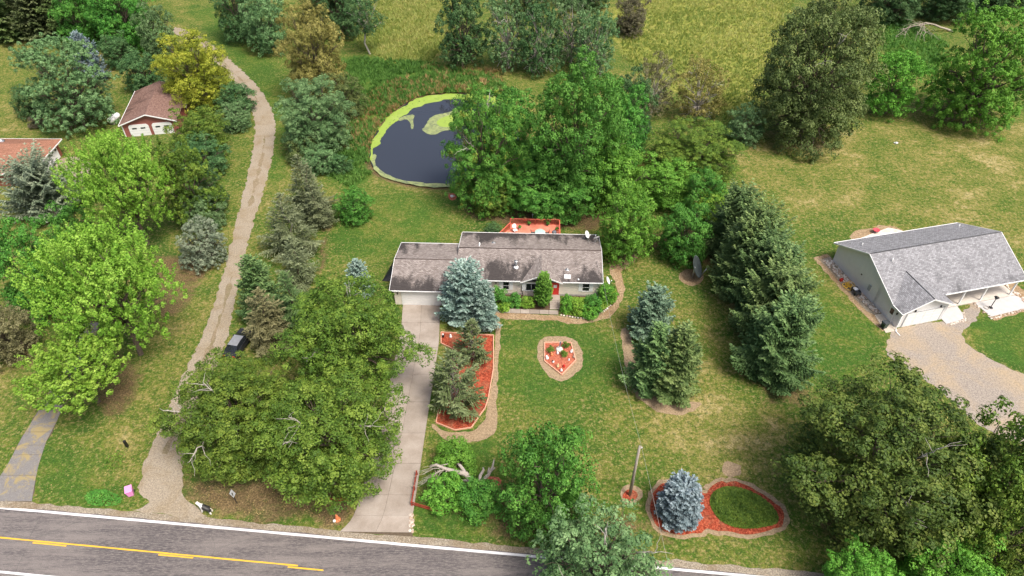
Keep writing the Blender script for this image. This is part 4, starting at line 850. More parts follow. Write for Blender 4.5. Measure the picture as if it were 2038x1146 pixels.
# ------------------------------------------------------------------ foliage generators
def leaves_np(pos, nrm, L, Wd, rng, rnd, tdir=None, fold=.18):
    n = len(pos); nrm = nrm/np.linalg.norm(nrm,axis=1,keepdims=True)
    t = rng.normal(size=(n,3)) if tdir is None else tdir+rng.normal(size=(n,3))*.15
    t = t-(t*nrm).sum(1,keepdims=True)*nrm; t /= np.linalg.norm(t,axis=1,keepdims=True)+1e-9; b = np.cross(nrm,t)
    L = L[:,None]; Wd = Wd[:,None]
    v = np.stack([pos-t*L/2, pos+b*Wd/2+nrm*Wd*fold, pos+t*L/2, pos-b*Wd/2+nrm*Wd*fold],1).reshape(-1,3)
    return v, np.arange(4*n).reshape(n,4), rnd
def unit(n, rng): q = rng.normal(size=(n,3)); return q/np.linalg.norm(q,axis=1,keepdims=True)
def crown_np(rng, R, V, leaf=.32, dens=1.0, nl=None, lob=.36, shoot=0.0, clump=.62, flat=1.0, extra=(), fill=.35, skirt=0.0):
    """leaves of a broad-leaved crown centred on the origin; lobes -> clumps -> leaves"""
    nl = nl or int(np.clip(8+R*1.9, 9, 30))
    d = unit(nl, rng); d[:,2] = d[:,2]*.9+.12; d /= np.linalg.norm(d,axis=1,keepdims=True)
    for _ in range(7):      # spread the lobes apart
        df = d[:,None]-d[None]; q = (df/(np.linalg.norm(df,axis=2)[...,None]**3+.05)).sum(1); d = d+q*.02; d /= np.linalg.norm(d,axis=1,keepdims=True)
    lr = rng.uniform(.62,1.3,nl)*lob
    rad = (1-lr*.9)*rng.uniform(.74,1.12,nl)
    cen = d*rad[:,None]; cen = np.vstack([cen, [[0,0,.10]]]); lr = np.append(lr, .55)
    if skirt:
        k = int(np.clip(5+R, 6, 12)); a = np.arange(k)*2*math.pi/k+rng.normal(size=k)*.25; q = rng.uniform(.50,.68,k)*skirt
        cen = np.vstack([cen, np.stack([np.cos(a)*q,np.sin(a)*q,rng.uniform(-.72,-.5,k)],1), np.stack([np.cos(a+.5)*q*.85,np.sin(a+.5)*q*.85,rng.uniform(-.98,-.82,k)],1)]); lr = np.append(lr, rng.uniform(.26,.38,2*k))
    sc = np.array([R,R,V]); C = cen*sc; Rl = lr[:,None]*sc
    if len(extra): C = np.vstack([C, [e[:3] for e in extra]]); Rl = np.vstack([Rl, [[e[3],e[3],e[3]*.75] for e in extra]])
    P=[];N=[];Q=[]
    for i_, (c_, r_) in enumerate(zip(C, Rl)):
        a = 2*math.pi*(r_[0]*r_[1]+r_[0]*r_[2])/2*1.25; sp = clump*(2.0 if shoot > 1 else 1.72); ncl = max(9, int(a/(sp*sp)*1.15*dens))
        u = unit(ncl, rng); u[:,2] = np.where(u[:,2] < -.35, -u[:,2], u[:,2])
        cc = c_+u*r_*rng.uniform(.46,1.10,(ncl,1))
        inside = np.zeros(ncl,bool)      # drop clumps buried in other lobes
        for j_, (c2, r2) in enumerate(zip(C, Rl)):
            if i_ != j_: inside |= (((cc-c2)/r2)**2).sum(1) < .46
        keep = ~inside | (rng.random(ncl) < fill*.3); cc = cc[keep]; u = u[keep]; m_ = len(cc)
        if not m_: continue
        k = max(8, int((6.2 if shoot < 1 else 10.0)*(clump/leaf)**2)); cs = np.repeat(rng.uniform(.6,1.3,(m_,1)),k,0)
        w = unit(m_*k, rng); up = np.repeat(u,k,0); w = w+up*.35+np.array([0,0,.40]); w /= np.linalg.norm(w,axis=1,keepdims=True)
        rad_ = clump*(1-.4*rng.random((m_*k,1))**2)*cs; off = w*rad_*np.array([1,1,.85*flat])
        cr = rng.random(m_); q_ = np.repeat(cr,k)*.55+rng.random(m_*k)*.45
        if shoot:
            ax = up*.55+np.array([0,0,.8]); s_ = rng.random((m_*k,1))**.7; off = off*(1-.62*s_)+ax*s_*shoot*np.repeat(rng.uniform(.35,1.2,(m_,1)),k,0)
        P.append(np.repeat(cc,k,0)+off); N.append(w*1.15+np.array([0,0,.15])+rng.normal(size=(m_*k,3))*.24); Q.append(q_)
    P = np.vstack(P); N = np.vstack(N); Q = np.concatenate(Q); n = len(P)
    L = leaf*rng.uniform(.65,1.4,n); return leaves_np(P, N, L, L*rng.uniform(.55,.8,n), rng, Q), C, Rl
def limb(mb, a, b, r0, r1, rng, sag=.12, n=5, sides=5):
    a = np.array(a,float); b = np.array(b,float); pts=[]; L = np.linalg.norm(b-a)
    for i in range(n+1):
        t = i/n; q = a+(b-a)*t+np.array([0,0,1])*L*sag*math.sin(math.pi*t)+rng.normal(size=3)*L*.03*(0<i<n); pts.append(q)
    mb.tube(pts, [r0+(r1-r0)*i/n for i in range(n+1)], sides); return pts
def px_scale(x, y, z): return FPX/proj(x,y,z)[2]
def fit_crown(bb, clear):
    x0,y0,x1,y1 = bb; cx,cy = (x0+x1)/2,(y0+y1)/2; hc = 4.0
    th = PITCH+math.atan((cy-573)/FPX)
    for _ in range(8):
        X_,Y_,_z = at(cx,cy,hc); s_ = px_scale(X_,Y_,hc); R = (x1-x0)/2/s_; Hh = (y1-y0)/2/s_
        V = math.sqrt(max((Hh)**2-(R*math.sin(th))**2, (.42*R)**2))/math.cos(th); V = min(max(V,.5*R),1.42*R); hc = V+clear
    return X_,Y_,hc,R,V
NT = [0]; VAR = {}; VCOUNT = {}
BUCKET = {'xs': (.8, .085, 2), 's': (2.0, .15, 2), 'm': (4.5, .212, 3), 'l': (8.0, .232, 2)}
def crown_variant(b, skirt, shoot, dens, extra):
    """a crown and its limbs, built once per kind and shared between trees of that size"""
    R0, leaf, nv = BUCKET[b]; base = (b, skirt, shoot, dens); VCOUNT[base] = VCOUNT.get(base, 0)+1
    if shoot or dens < .9: nv = 1 if b == 'l' else 2
    key = base+(VCOUNT[base] % nv,)+((NT[0],) if extra else ())
    if key in VAR: return VAR[key]
    rng = np.random.default_rng(len(VAR)*13+77); V0 = R0*1.05
    (v,f,q),C,Rl = crown_np(rng, R0*.96, V0*.96, leaf, dens, extra=extra, skirt=skirt, shoot=shoot*.72, clump=max(leaf*2.2, R0*.080)*(.8 if shoot > 1 else 1), lob=.315)
    me = mesh_np('crown', v, f, STY['maple'], {'rnd':('FACE',q)})
    mb = MB(); r0 = max(.04, R0*.05); th_ = -V0*.45
    limb(mb, (0,0,-V0*2.4), (rng.normal()*.06*R0,rng.normal()*.06*R0,th_), r0*1.1, r0*.75, rng, 0, 4, 8)
    for c_, r_ in zip(C, Rl):
        e = c_-np.array([0,0,r_[2]*.1]); p_ = limb(mb, (0,0,th_-V0*.1), e, r0*.5, r0*.10, rng, -.05 if e[2]<th_ else .06)
        for _ in range(3): w = unit(1,rng)[0]; w[2] = abs(w[2]); limb(mb, p_[3], e+w*r_*.75, r0*.16, r0*.04, rng, .05, 3, 4)
    tm = mb.build('trunk', BARK); tme = tm.data; bpy.data.objects.remove(tm)
    VAR[key] = (me, tme, R0, V0); return VAR[key]
def broadleaf(label, sty, bb, clear=1.2, dens=1.0, bark=None, name='broadleaf_tree', cat='tree', group=None, dead=0, pos=None, shoot=0.0, extra=(), skirt=None, leaf=None):
    NT[0] += 1; rng = np.random.default_rng(1000+NT[0]*7)
    X_,Y_,hc,R,V = pos or fit_crown(bb, clear)
    b = 'xs' if R < 1.15 else 's' if R < 2.9 else 'm' if R < 6.3 else 'l'; R0 = BUCKET[b][0]; V0 = R0*1.05
    if skirt is None: skirt = 1.0 if clear <= 1.0 else 0.0
    shoot = 0.0 if shoot < .4 else .6 if shoot < 1.0 else 2.1
    ex = tuple(((e[0]-X_)*R0/R,(e[1]-Y_)*R0/R,(e[2]-hc)*V0/V,e[3]*R0/R) for e in extra)
    me, tme, R0, V0 = crown_variant(b, skirt, round(shoot,1), .45 if dens < .5 else .75 if dens < .9 and b != 'l' else 1.0, ex)
    t = thing(name, label, cat, (X_,Y_,0), 0, group); rz = 0 if extra else rng.uniform(0,6.28)
    for nm, m_, mt in (('crown',me,STY[sty]),('trunk',tme,bark or BARK)):
        o = link(nm, m_, t); o.location = (0,0,hc); o.rotation_euler = (0,0,rz); o.scale = (R/R0,R/R0,V/V0); o.material_slots[0].link = 'OBJECT'; o.material_slots[0].material = mt
    for k in range(dead):
        mb = MB(); u = unit(1,rng)[0]; u[1] = -abs(u[1])*.9; u[0] *= .6; u[2] = .15+abs(u[2])*.6; u /= np.linalg.norm(u); sc = np.array([R,R,V])*.96; a = np.array([0,0,hc])+u*sc*.6; b_ = np.array([0,0,hc])+u*sc*rng.uniform(.90,.98)+rng.normal(size=3)*.3
        pp = limb(mb, a, b_, .08, .03, rng, .05, 5, 5)
        for j in range(6):
            s_ = pp[1+j%5]; limb(mb, s_, s_+(b_-a)*.3+rng.normal(size=3)*R*.09, .035, .01, rng, .05, 4, 4)
        mb.build('dead_branch', DEADTWIG, t)
    return t
def conifer_np(rng, h, R, z0=.25, power=.85, droop=.28, lift=.28, gap=.42, nb=8, twig=.30, w=.16, fill=1.0, spread=1.0, bare=0.0, thick=1, wob=1.0):
    P=[];N=[];T=[];L=[];Q=[]; B=[]; z = z0; up = np.array([0,0,1.]); ph = rng.uniform(0,6.28,2)
    while z < h-.12:
        t = (z-z0)/(h-z0); ln = R*(1-t)**power*(.30+.70*min(1,(t+.04)/.14) if t < .1 else 1); ln = max(ln,.16)
        n = max(4, int(nb*(.55+.45*(1-t))+.5)); a0 = rng.uniform(0,6.28)
        for k in range(n):
            a = a0+2*math.pi*k/n+rng.normal()*.16; l = ln*rng.uniform(.78,1.10)
            l *= 1+wob*(.13*math.sin(2*a+ph[0]+z*.9)+.10*math.sin(3*a+ph[1]-z*1.4))
            if rng.random() < .07: l *= .55
            rd = np.array([math.cos(a),math.sin(a),0]); sd_ = np.array([-rd[1],rd[0],0])
            zb = z+rng.normal()*gap*.22; steep = .9*t**1.5
            f_ = lambda s: rd*l*s+up*(zb+l*((steep-droop*(1-t))*s+lift*s*s*s))
            B.append((f_(0.02),f_(.5),f_(.97),l)); ns = max(3, int(l/(twig*.62)*fill)); ss = (np.arange(ns)+rng.random(ns)*.8)/ns
            ss = bare+(1-bare)*ss; cr = rng.random()
            for s in ss:
                p0 = f_(s); tl = min(l*.46*(1-s)**.75+twig*.45, 1.15)*spread
                for sg in (-1,1):
                    dr = rd*(.62+.3*rng.random())+sd_*sg*(.85)+up*(.02+rng.normal()*.12); dr /= np.linalg.norm(dr)
                    m_ = max(1, int(tl/(twig*.72)+.4))
                    for j in range(m_):
                        P.append(p0+dr*twig*(.5+.72*j)+up*(-.06*j*j*twig+rng.normal()*.05)); T.append(dr+up*rng.normal()*.25); N.append(up*.95+rd*.35+rng.normal(size=3)*.34); L.append(twig*rng.uniform(.9,1.35)); Q.append(.5*cr+.5*rng.random())
                for _ in range(thick): P.append(p0+up*.05+rng.normal(size=3)*.05); T.append(rd+up*.35); N.append(up+rng.normal(size=3)*.5); L.append(twig*1.25); Q.append(.5*cr+.5*rng.random())
            P.append(f_(1.0)); T.append(rd+up*.3); N.append(up*.8+rd*.3+rng.normal(size=3)*.2); L.append(twig*1.3); Q.append(.75+.25*rng.random())
        z += gap*(.75+.5*rng.random())*(1-.42*t)
    for k in range(10): P.append(np.array([rng.normal()*.04,rng.normal()*.04,h-.12*k*.5])); T.append(up+rng.normal(size=3)*.35); N.append(unit(1,rng)[0]); L.append(twig*.9); Q.append(.8)
    P=np.array(P);T=np.array(T);N=np.array(N);L=np.array(L);Q=np.array(Q)
    N = N-(N*T).sum(1,keepdims=True)/(T*T).sum(1,keepdims=True)*T
    return leaves_np(P,N,L,np.full(len(L),w)*rng.uniform(.8,1.3,len(L)),rng,Q,T,.12), B
CONS = {
 'spruce': dict(power=.40,twig=.34,w=.19,gap=.46), 'dense': dict(gap=.38,nb=8,twig=.30,w=.20,fill=1.15,droop=.2,lift=.25,power=.62),
 'scrub': dict(gap=.55,nb=7,twig=.30,w=.12,fill=.8,bare=.18,droop=.16,lift=.1,thick=1), 'pine': dict(gap=.55,nb=6,twig=.34,w=.14,fill=.9,bare=.3,droop=-.05,lift=.22,power=.7,thick=2),
 'round': dict(gap=.26,nb=12,twig=.24,w=.19,fill=1.3,droop=.12,lift=.22,power=.40,wob=.25), 'wood': dict(gap=.7,nb=9,twig=.5,w=.32,fill=1.15,droop=.12,lift=.2,power=.5)}
def fit_conifer(bb):
    x0,y0,x1,y1 = bb; h = 6.0; cx = (x0+x1)/2; bx = cx; by = y1
    for _ in range(12):
        th = PITCH+math.atan((by-573)/FPX); X_,Y_,_z = at(bx,by,0); s_ = px_scale(X_,Y_,h*.15); R = (x1-x0)/2/s_
        by = y1-R*s_*math.sin(th)*.85
        X_,Y_,_z = at(bx,by,0); lo,hi = .5,40
        for _k in range(30):
            mid=(lo+hi)/2
            if proj(X_,Y_,mid)[1] > y0: lo = mid
            else: hi = mid
        h = lo; bx += (cx-proj(X_,Y_,h*.35)[0])*.7
    return X_,Y_,h,R
def conifer(label, sty, bb, kind='spruce', name='spruce_tree', cat='tree', group=None, bark=None, limbs=False, **kw):
    NT[0] += 1; rng = np.random.default_rng(5000+NT[0]*7); X_,Y_,h,R = fit_conifer(bb)
    a = dict(CONS[kind]); a.update(kw); t = thing(name, label, cat, (X_,Y_,0), 0, group)
    (v,f,q),B = conifer_np(rng, h, R, **a); v[:,2] = np.maximum(v[:,2], .05+.08*rng.random(len(v)))
    link('crown', mesh_np('crown', v, f, STY[sty], {'rnd':('FACE',q)}), t)
    mb = MB(); r0 = max(.06,h*.016); limb(mb,(0,0,-.1),(0,0,h*.97),r0,.02,rng,0,6,7); mb.build('trunk', bark or BARK, t)
    if limbs:
        mb = MB()
        for p0,p1,p2,l in B:
            if l > .5: mb.tube([p0,p1,p2],[.03,.02,.008],4,False)
        mb.build('branches', DEADWOOD, t)
    return t

# ------------------------------------------------------------------ trees
BL, CF = broadleaf, conifer
# big foreground crowns
BL('broad oak with limb reaching over the driveway below the garage','oak',(556,533,822,785),2.2,extra=[(*at(808,700,6.0),1.9),(*at(838,705,5.6),1.4),(*at(780,735,6.),1.6)],dead=2,skirt=.8,name='oak_tree')
BL('broad oak with bare twigs beside the gravel drive at the roadside','oak',(312,690,610,945),1.6,dead=3,skirt=.8,name='oak_tree')
BL('broad oak with pale dead branches nearest the driveway entrance','oak',(495,725,822,978),1.6,dead=3,skirt=.8,name='oak_tree')
BL('huge dark green tree filling the lower right of the front lawn','deep',(1545,703,2000,1112),1.2,dead=2,skirt=.8,name='shade_tree')
BL('green tree at the right edge beside the huge dark tree','oak',(1850,742,2110,1160),1.2,name='shade_tree')
BL('mid green tree below the tree at the right edge','oak',(1895,880,2130,1200),.8,name='shade_tree')
BL('lime green young tree at the bottom edge under the huge dark tree','bright',(1642,1078,1795,1215),.8,name='young_tree')
BL('lime green tree at the bottom right corner','bright',(1800,1040,2010,1220),.8,name='young_tree')
BL('grey green roadside tree with bare twigs at the bottom edge','grey',(1055,1022,1338,1215),1.0,dead=5,dens=.8,name='roadside_tree')
BL('round mid green tree on the front lawn behind the bare twig tree','maple',(985,828,1200,1072),.6,dens=.95,name='lawn_tree')
BL('bright green shrub above the dead log beside the driveway','bright',(862,876,958,940),.1,leaf=.26,name='shrub',cat='shrub')
BL('bright green shrub below the dead log beside the driveway','bright',(842,948,935,1012),.1,leaf=.26,name='shrub',cat='shrub')
BL('yellowish shrub between dead log and round lawn tree','maple_turning',(905,935,1010,1035),.1,name='shrub',cat='shrub')
# left side
BL('lime green feathery maple above the cracked old driveway','lime',(85,440,350,730),1.2,shoot=2.1,leaf=.30,name='maple_tree')
BL('lower lime green maple hanging over the cracked old driveway','lime',(45,655,265,830),1.2,shoot=2.1,leaf=.30,name='maple_tree')
BL('lime green maple in front of the red garage','lime',(148,265,345,490),1.2,shoot=2.1,leaf=.30,name='maple_tree')
BL('olive green tree between lime maple and gravel drive','oak',(300,275,442,440),.8,shoot=.6,name='broadleaf_tree')
BL('dark green maple at the left edge below the blue-grey spruce','maple',(-25,428,128,632),.8,name='maple_tree')
BL('silvery grey shrub at the edge of the gravel drive','silver',(342,425,452,532),.1,shoot=.5,name='shrub',cat='shrub')
BL('dry grey-brown tree at the left edge above the cracked driveway','brown',(-70,590,62,725),.3,dens=.6,name='broadleaf_tree')
CF('blue-grey spruce in front of the brick house','silver',(8,328,168,462),'spruce',droop=.12,fill=1.2,w=.22,twig=.4)
BL('grey green feathery tree on the upper left lawn','grey',(35,65,215,250),.6,shoot=.7,name='broadleaf_tree')
CF('steel blue spruce behind the feathery grey green tree','steel',(138,66,214,172),'dense')
BL('dark round evergreen at the left edge of the upper lawn','dark',(22,162,82,232),.1,name='shrub',cat='shrub')
BL('small purplish shrub below the dark round evergreen','plum',(52,226,92,254),.1,name='shrub',cat='shrub')
BL('bright yellow green tree behind the red garage','yellow',(303,63,458,207),1.,name='broadleaf_tree')
BL('dark green tree behind the left end of the red garage','dark',(236,95,325,180),.3,name='broadleaf_tree')
BL('dark shrub beside the gravel bend behind the yellow tree','dark',(425,160,508,225),.2,name='shrub',cat='shrub')
BL('low dark green shrub inside the gravel bend','grey',(430,200,505,258),.1,name='shrub',cat='shrub')
BL('olive tree covering the right corner of the red garage','oak',(325,205,452,310),.6,name='broadleaf_tree')
BL('dark green tree between red garage and gravel drive','dark',(340,262,458,352),.3,name='broadleaf_tree')
BL('green broad tree in the dark wood at top left','maple',(165,-70,305,92),.5,name='broadleaf_tree')
BL('grey green tree at the right end of the top left wood','grey',(268,8,352,118),.5,name='broadleaf_tree')
for k,(b,l) in enumerate((((-60,-90,50,96),'leftmost'),((10,-95,115,92),'second'),((80,-95,190,90),'third'),((-20,-150,90,50),'rear left'),((60,-150,170,45),'rear middle'),((150,-150,280,45),'rear right'))):
    CF(f'dark pine in the top left wood, {l} from the edge' if k<3 else f'dark pine deep in the top left wood, {l}','pine' if k%2 else 'norway',b,'wood',name='pine_tree',group='pines of the top left wood')
BL('low dark bush under the olive tree by the gravel drive','dark',(372,330,452,420),.1,name='shrub',cat='shrub')
BL('grey green bush above the silvery shrub','grey',(360,370,450,455),.1,name='shrub',cat='shrub')
BL('dark green bush at the left edge between blue-grey spruce and maples','maple',(85,400,190,510),.2,name='shrub',cat='shrub')
BL('small dark bush at the top left wood edge','dark',(195,60,270,130),.2,name='shrub',cat='shrub')
BL('green tree between the two dark pines of the wood','maple',(100,-40,200,90),.4,name='broadleaf_tree')
# between the gravel drive and the house
BL('low green brush along the weeds right of the gravel drive','grey',(600,285,672,345),.1,name='shrub',cat='shrub')
BL('dark brush between round tree and scrubby spruce','olive',(560,262,640,325),.1,name='shrub',cat='shrub')
CF('small scrubby spruce between scrubby pine and dense spruce','scrub',(545,470,640,590),'scrub')
CF('grey spruce hidden behind the oak and the car','spruce',(530,540,640,690),'scrub')
BL('dark tree filling the top between ochre tree and slim poplar','dark',(625,-60,720,70),.3,name='broadleaf_tree')
BL('dark green tree right of the grassy gap at the top','dark',(415,-70,520,75),.4,name='broadleaf_tree')
BL('dark grey green tree left of the ochre tree','grey',(470,-60,570,122),.4,name='broadleaf_tree')
BL('ochre brown thin-leaved tree by the upper gravel drive','tan',(550,5,692,195),.5,dens=.75,name='broadleaf_tree')
BL('dull olive tree behind the ochre tree at the top','olive',(590,-75,705,50),.5,name='broadleaf_tree')
BL('round grey green tree beside the gravel bend','grey',(543,150,705,302),.2,name='broadleaf_tree')
BL('olive brush at the foot of the ochre tree','olive',(640,140,730,232),.2,dens=.6,name='shrub',cat='shrub')
BL('slim dark tree with pale trunks left of the meadow','dark',(685,-50,768,112),2.0,bark=PALEBARK,dens=.6,name='poplar_tree')
CF('grey scrubby spruce at the top of the drive row','scrub',(555,308,662,452),'scrub')
CF('larger grey scrubby pine in the middle of the drive row','scrub',(505,385,648,540),'scrub',name='pine_tree',bark=PALEBARK)
CF('dense green spruce low in the drive row','spruce',(466,512,572,665),'dense')
CF('brownish dying spruce over the parked car','brown',(472,575,602,728),'scrub')
CF('thin grey pine between scrubby pine and soil path','scrub',(590,330,668,470),'scrub',name='pine_tree')
BL('round green shrub on the back lawn','maple',(662,366,744,444),.1,name='shrub',cat='shrub')
CF('small blue green spruce tip behind the oak','blue',(683,520,748,606),'dense')
BL('dark weeds beside the left garage wall','dark',(655,300,700,345),.05,name='shrub',cat='shrub')
# by the pond
BL('tall rounded green maple right of the pond','maple',(1040,116,1262,410),.8,name='maple_tree')
BL('green maple with yellowing leaves at the pond edge','maple_turning',(876,165,1056,422),.6,dead=3,name='maple_tree')
BL('green maple nearest the deck','maple',(985,280,1200,425),.8,name='maple_tree')
BL('dark green maple at the right of the pond group','maple',(1175,150,1300,345),.6,name='maple_tree')
BL('yellow green tree at the right end of the pond group','oak',(1280,230,1484,368),.4,name='broadleaf_tree')
BL('pale green rounded tree behind the right house corner','bright',(1252,300,1385,410),.4,name='broadleaf_tree')
BL('bright green bushy tree at the right rear house corner','bright',(1183,362,1318,518),.2,name='broadleaf_tree')
BL('green bushy tree behind the large dish','maple',(1305,395,1425,522),.2,name='broadleaf_tree')
BL('yellow green tree at the top of the spruce row','lime',(1375,366,1492,460),.3,dens=.7,name='broadleaf_tree')
BL('green maple filling the gap between the tall maple and the pond maple','maple',(932,165,1080,340),.5,name='maple_tree')
BL('green maple low between the tall maple and the yellow green tree','bright',(1150,270,1300,420),.4,name='maple_tree')
BL('dark maple behind the tall maple','dark',(1200,135,1310,290),.4,name='maple_tree')
BL('green bush between pale rounded tree and spruce row','maple',(1350,330,1450,440),.2,name='shrub',cat='shrub')
BL('low olive brush left of the pond maples','oak',(925,330,1040,425),.2,name='shrub',cat='shrub')
# background centre
BL('dark green poplar behind the pond','dark',(862,-45,978,140),.4,shoot=.8,name='poplar_tree')
for k,(b,sty,l) in enumerate((((955,-40,1065,152),'grey','bare-trunked grey green tree right of the dark poplar'),((1020,-20,1130,158),'dark','dark green tree in the middle of the wet wood behind the maples'),((1085,-45,1190,140),'grey','grey green tree at the top of the wet wood'),((1135,10,1235,150),'grey','grey green tree at the right end of the wet wood'),((1000,-90,1110,20),'olive','olive tree at the back of the wet wood'),((1110,-100,1230,10),'dark','dark tree at the back of the wet wood'))):
    BL(l,sty,b,.3,dens=.85,shoot=.5,bark=PALEBARK,dead=3 if k in (0,2) else 0,name='broadleaf_tree')
BL('purplish brown shrub in the meadow at the top','plum',(1222,-15,1294,68),.1,name='shrub',cat='shrub')
BL('bare tan brush right of the tall maple','brown',(1255,95,1350,235),.2,dens=.30,bark=PALEBARK,name='shrub',cat='shrub',dead=3)
BL('sparse reddish brush at the meadow edge','tan',(1335,110,1455,242),.1,dens=.30,bark=PALEBARK,name='shrub',cat='shrub',dead=2)
BL('low green brush below the dark olive tree','grey',(1440,200,1530,285),.1,dens=.6,name='shrub',cat='shrub')
BL('tall dark olive tree standing at the lawn edge','olive',(1508,-15,1755,285),.3,dead=2,name='shade_tree')
BL('light green small tree right of the dark olive tree','bright',(1722,92,1845,225),.5,dens=.75,name='broadleaf_tree')
BL('bright green tree at the right edge of the upper lawn','bright',(1858,5,2085,248),.4,shoot=.6,name='broadleaf_tree')
for b,l in (((1715,-70,1850,38),'dark green tree at the top above the fallen branch'),((1830,-80,1960,34),'dark green tree at the top right behind the fallen branch'),((1940,-100,2080,20),'dark green tree in the top right corner')): BL(l,'dark',b,.2,name='broadleaf_tree')
# spruce row and middle spruces
for b,sty,l in (((1400,378,1520,540),'spruce','topmost'),((1425,415,1568,605),'norway','second from the top'),((1435,475,1595,655),'spruce','middle'),((1450,540,1628,725),'norway','second from the bottom'),((1465,610,1635,795),'spruce','bottom'),((1415,440,1535,612),'norway','left of the middle one'),((1480,500,1605,665),'spruce','right of the middle one')):
    CF(f'dark green spruce in the right hand row, {l}',sty,b,'spruce',fill=1.1,nb=9,group='spruce row')
CF('blue green spruce at the top of the middle lawn group','teal',(1240,573,1352,695),'dense')
CF('dark spruce at the lower left of the middle lawn group','spruce',(1245,645,1350,805),'dense')
CF('dark spruce at the lower right of the middle lawn group','norway',(1285,650,1405,818),'dense')
CF('large blue spruce in front of the garage door','blue',(866,528,985,668),'dense',power=.48,w=.21,wob=.4)
CF('smaller blue spruce tucked beside the large one','blue',(930,560,998,672),'dense')
CF('thin pale pine in the middle of the long mulch bed','pine',(896,640,982,745),'pine',name='pine_tree',limbs=True)
CF('sparse pine with bare limbs at the lower end of the long mulch bed','pine',(838,702,974,860),'pine',name='pine_tree',limbs=True,fill=.8,bare=.35)
CF('round steel blue spruce in the red mulch ring','steel',(1303,972,1401,1062),'round',power=.28)
CF('bright green columnar evergreen beside the front door','thuja',(1061,546,1102,620),'round',name='columnar_evergreen',power=.42,gap=.2,nb=11,twig=.2,w=.14,droop=-.5,lift=.35,fill=1.2)
# foundation shrubs
for b,sty,l in (((964,566,1016,614),'maple','green shrub under the left front windows'),((1008,580,1040,612),'maple','low green shrub below the second front window'),((1034,586,1066,614),'lime','pale green low shrub left of the columnar evergreen'),((985,596,1020,616),'lime','lowest pale shrub at the slab walk'),((1113,586,1142,622),'bright','bright shrub right of the front steps'),((1134,592,1176,628),'lime','pale green low shrub in the curved bed'),((1160,582,1204,626),'maple','green shrub under the right front window'),((1188,558,1230,604),'bright','round bright green bush at the right house corner'),((1150,608,1194,628),'bright','low bright plants along the curved stone edge')):
    BL(l,sty,b,.02,leaf=.2,name='shrub',cat='shrub')
BL('dark evergreen bush in the low bed left of the deck','dark',(962,444,1000,464),.1,leaf=.2,name='shrub',cat='shrub')
for t,z,r,sty in TUFTS:
    rng = np.random.default_rng(len(t.name)+int(t.location.x*50)%999); (v,f,q),*_ = crown_np(rng, r, r*.8, .09, 1.2, 8, .5, clump=.11)
    link('plant', mesh_np('plant', v+np.array([0,0,z+r*.4]), f, STY[sty], {'rnd':('FACE',q)}), t)

# ------------------------------------------------------------------ rough grass, reeds, ground cover
def blades(name, label, polys, n, h0, h1, w, sty, seed, per=7, world=False, spread=.25, z=0.0, exclude=None):
    rng = np.random.default_rng(seed); tot = []
    for poly in polys:
        q = poly if world else g2(poly); P_ = np.array(q); lo=P_.min(0); hi=P_.max(0); a = rng.uniform(lo,hi,(n*3//len(polys),2)); a = a[sdf(a[:,0],a[:,1],q)<0]
        a = a[fbm(a[:,0]*.35,a[:,1]*.35,seed) > (.36 if sty != 'meadow' else .0)]
        if exclude is not None: a = a[sdf(a[:,0],a[:,1],exclude) > .05]
        tot.append(a[:n//len(polys)])
    C = np.vstack(tot); m_ = len(C); cr = np.repeat(np.clip(.45*rng.random(m_)+.55*np.clip((fbm(C[:,0]*.11,C[:,1]*.11,seed+5)-.3)*2.5,0,1),0,1),per); C = np.repeat(C,per,0); k = len(C)
    hh = np.repeat(rng.uniform(h0,h1,m_),per)*rng.uniform(.6,1.2,k); a = rng.uniform(0,6.283,k); b = C+rng.normal(size=(k,2))*spread*.5
    ln = np.repeat(rng.normal(size=(m_,2))*.22,per,0)+np.stack([np.cos(a),np.sin(a)],1)*.35
    sd_ = np.stack([-np.sin(a),np.cos(a)],1)*w*rng.uniform(.6,1.4,(k,1)); tip = b+ln*hh[:,None]
    zz = np.full(k,z); v = np.stack([np.column_stack([b-sd_/2,zz]),np.column_stack([b+sd_/2,zz]),np.column_stack([tip,zz+hh])],1).reshape(-1,3)
    me = mesh_np(name, v, np.arange(3*k).reshape(k,3), STY[sty], {'rnd':('FACE',.55*cr+.45*rng.random(k))}); return tag(link(name, me), label, kind='stuff')
blades('meadow_grass','tall yellow meadow grass beyond the trees',[[(1225,-15),(1590,-15),(1545,70),(1512,190),(1500,260),(1440,235),(1330,170),(1240,120)],[(700,-15),(900,-15),(900,70),(860,120),(770,120),(715,95)]],20000,.3,.85,.13,'meadow',81,5)
blades('weeds','lush green weeds and sedge round the pond',[[(600,130),(720,115),(860,125),(980,150),(1030,190),(1010,235),(930,190),(830,190),(765,235),(733,300),(740,345),(700,375),(645,345),(610,300)]],9000,.35,.8,.2,'weeds',82,8,exclude=POND)
blades('weeds','lush green weeds below the fallen branch',[[(1740,20),(1830,50),(1890,90),(1860,150),(1770,140)]],1500,.35,.7,.2,'weeds',83,8)
blades('reeds','tan dry reeds fringing the far pond bank',[[(735,330),(730,290),(750,245),(790,205),(830,185),(900,172),(1000,175),(1000,187),(900,183),(840,188),(795,214),(757,250),(742,290)]],900,.6,1.2,.14,'reed',84,9,exclude=POND)
blades('weeds','scattered brown sedge tufts behind the pond',[[(640,300),(735,300),(800,190),(1000,165),(1000,140),(850,130),(700,200)]],700,.5,.9,.16,'reed',85,9,exclude=POND)
OV = smooth_poly(g2([(1410,1000),(1420,978),(1445,968),(1480,973),(1520,992),(1545,1018),(1550,1040),(1530,1048),(1490,1054),(1450,1048),(1425,1030)]),2)
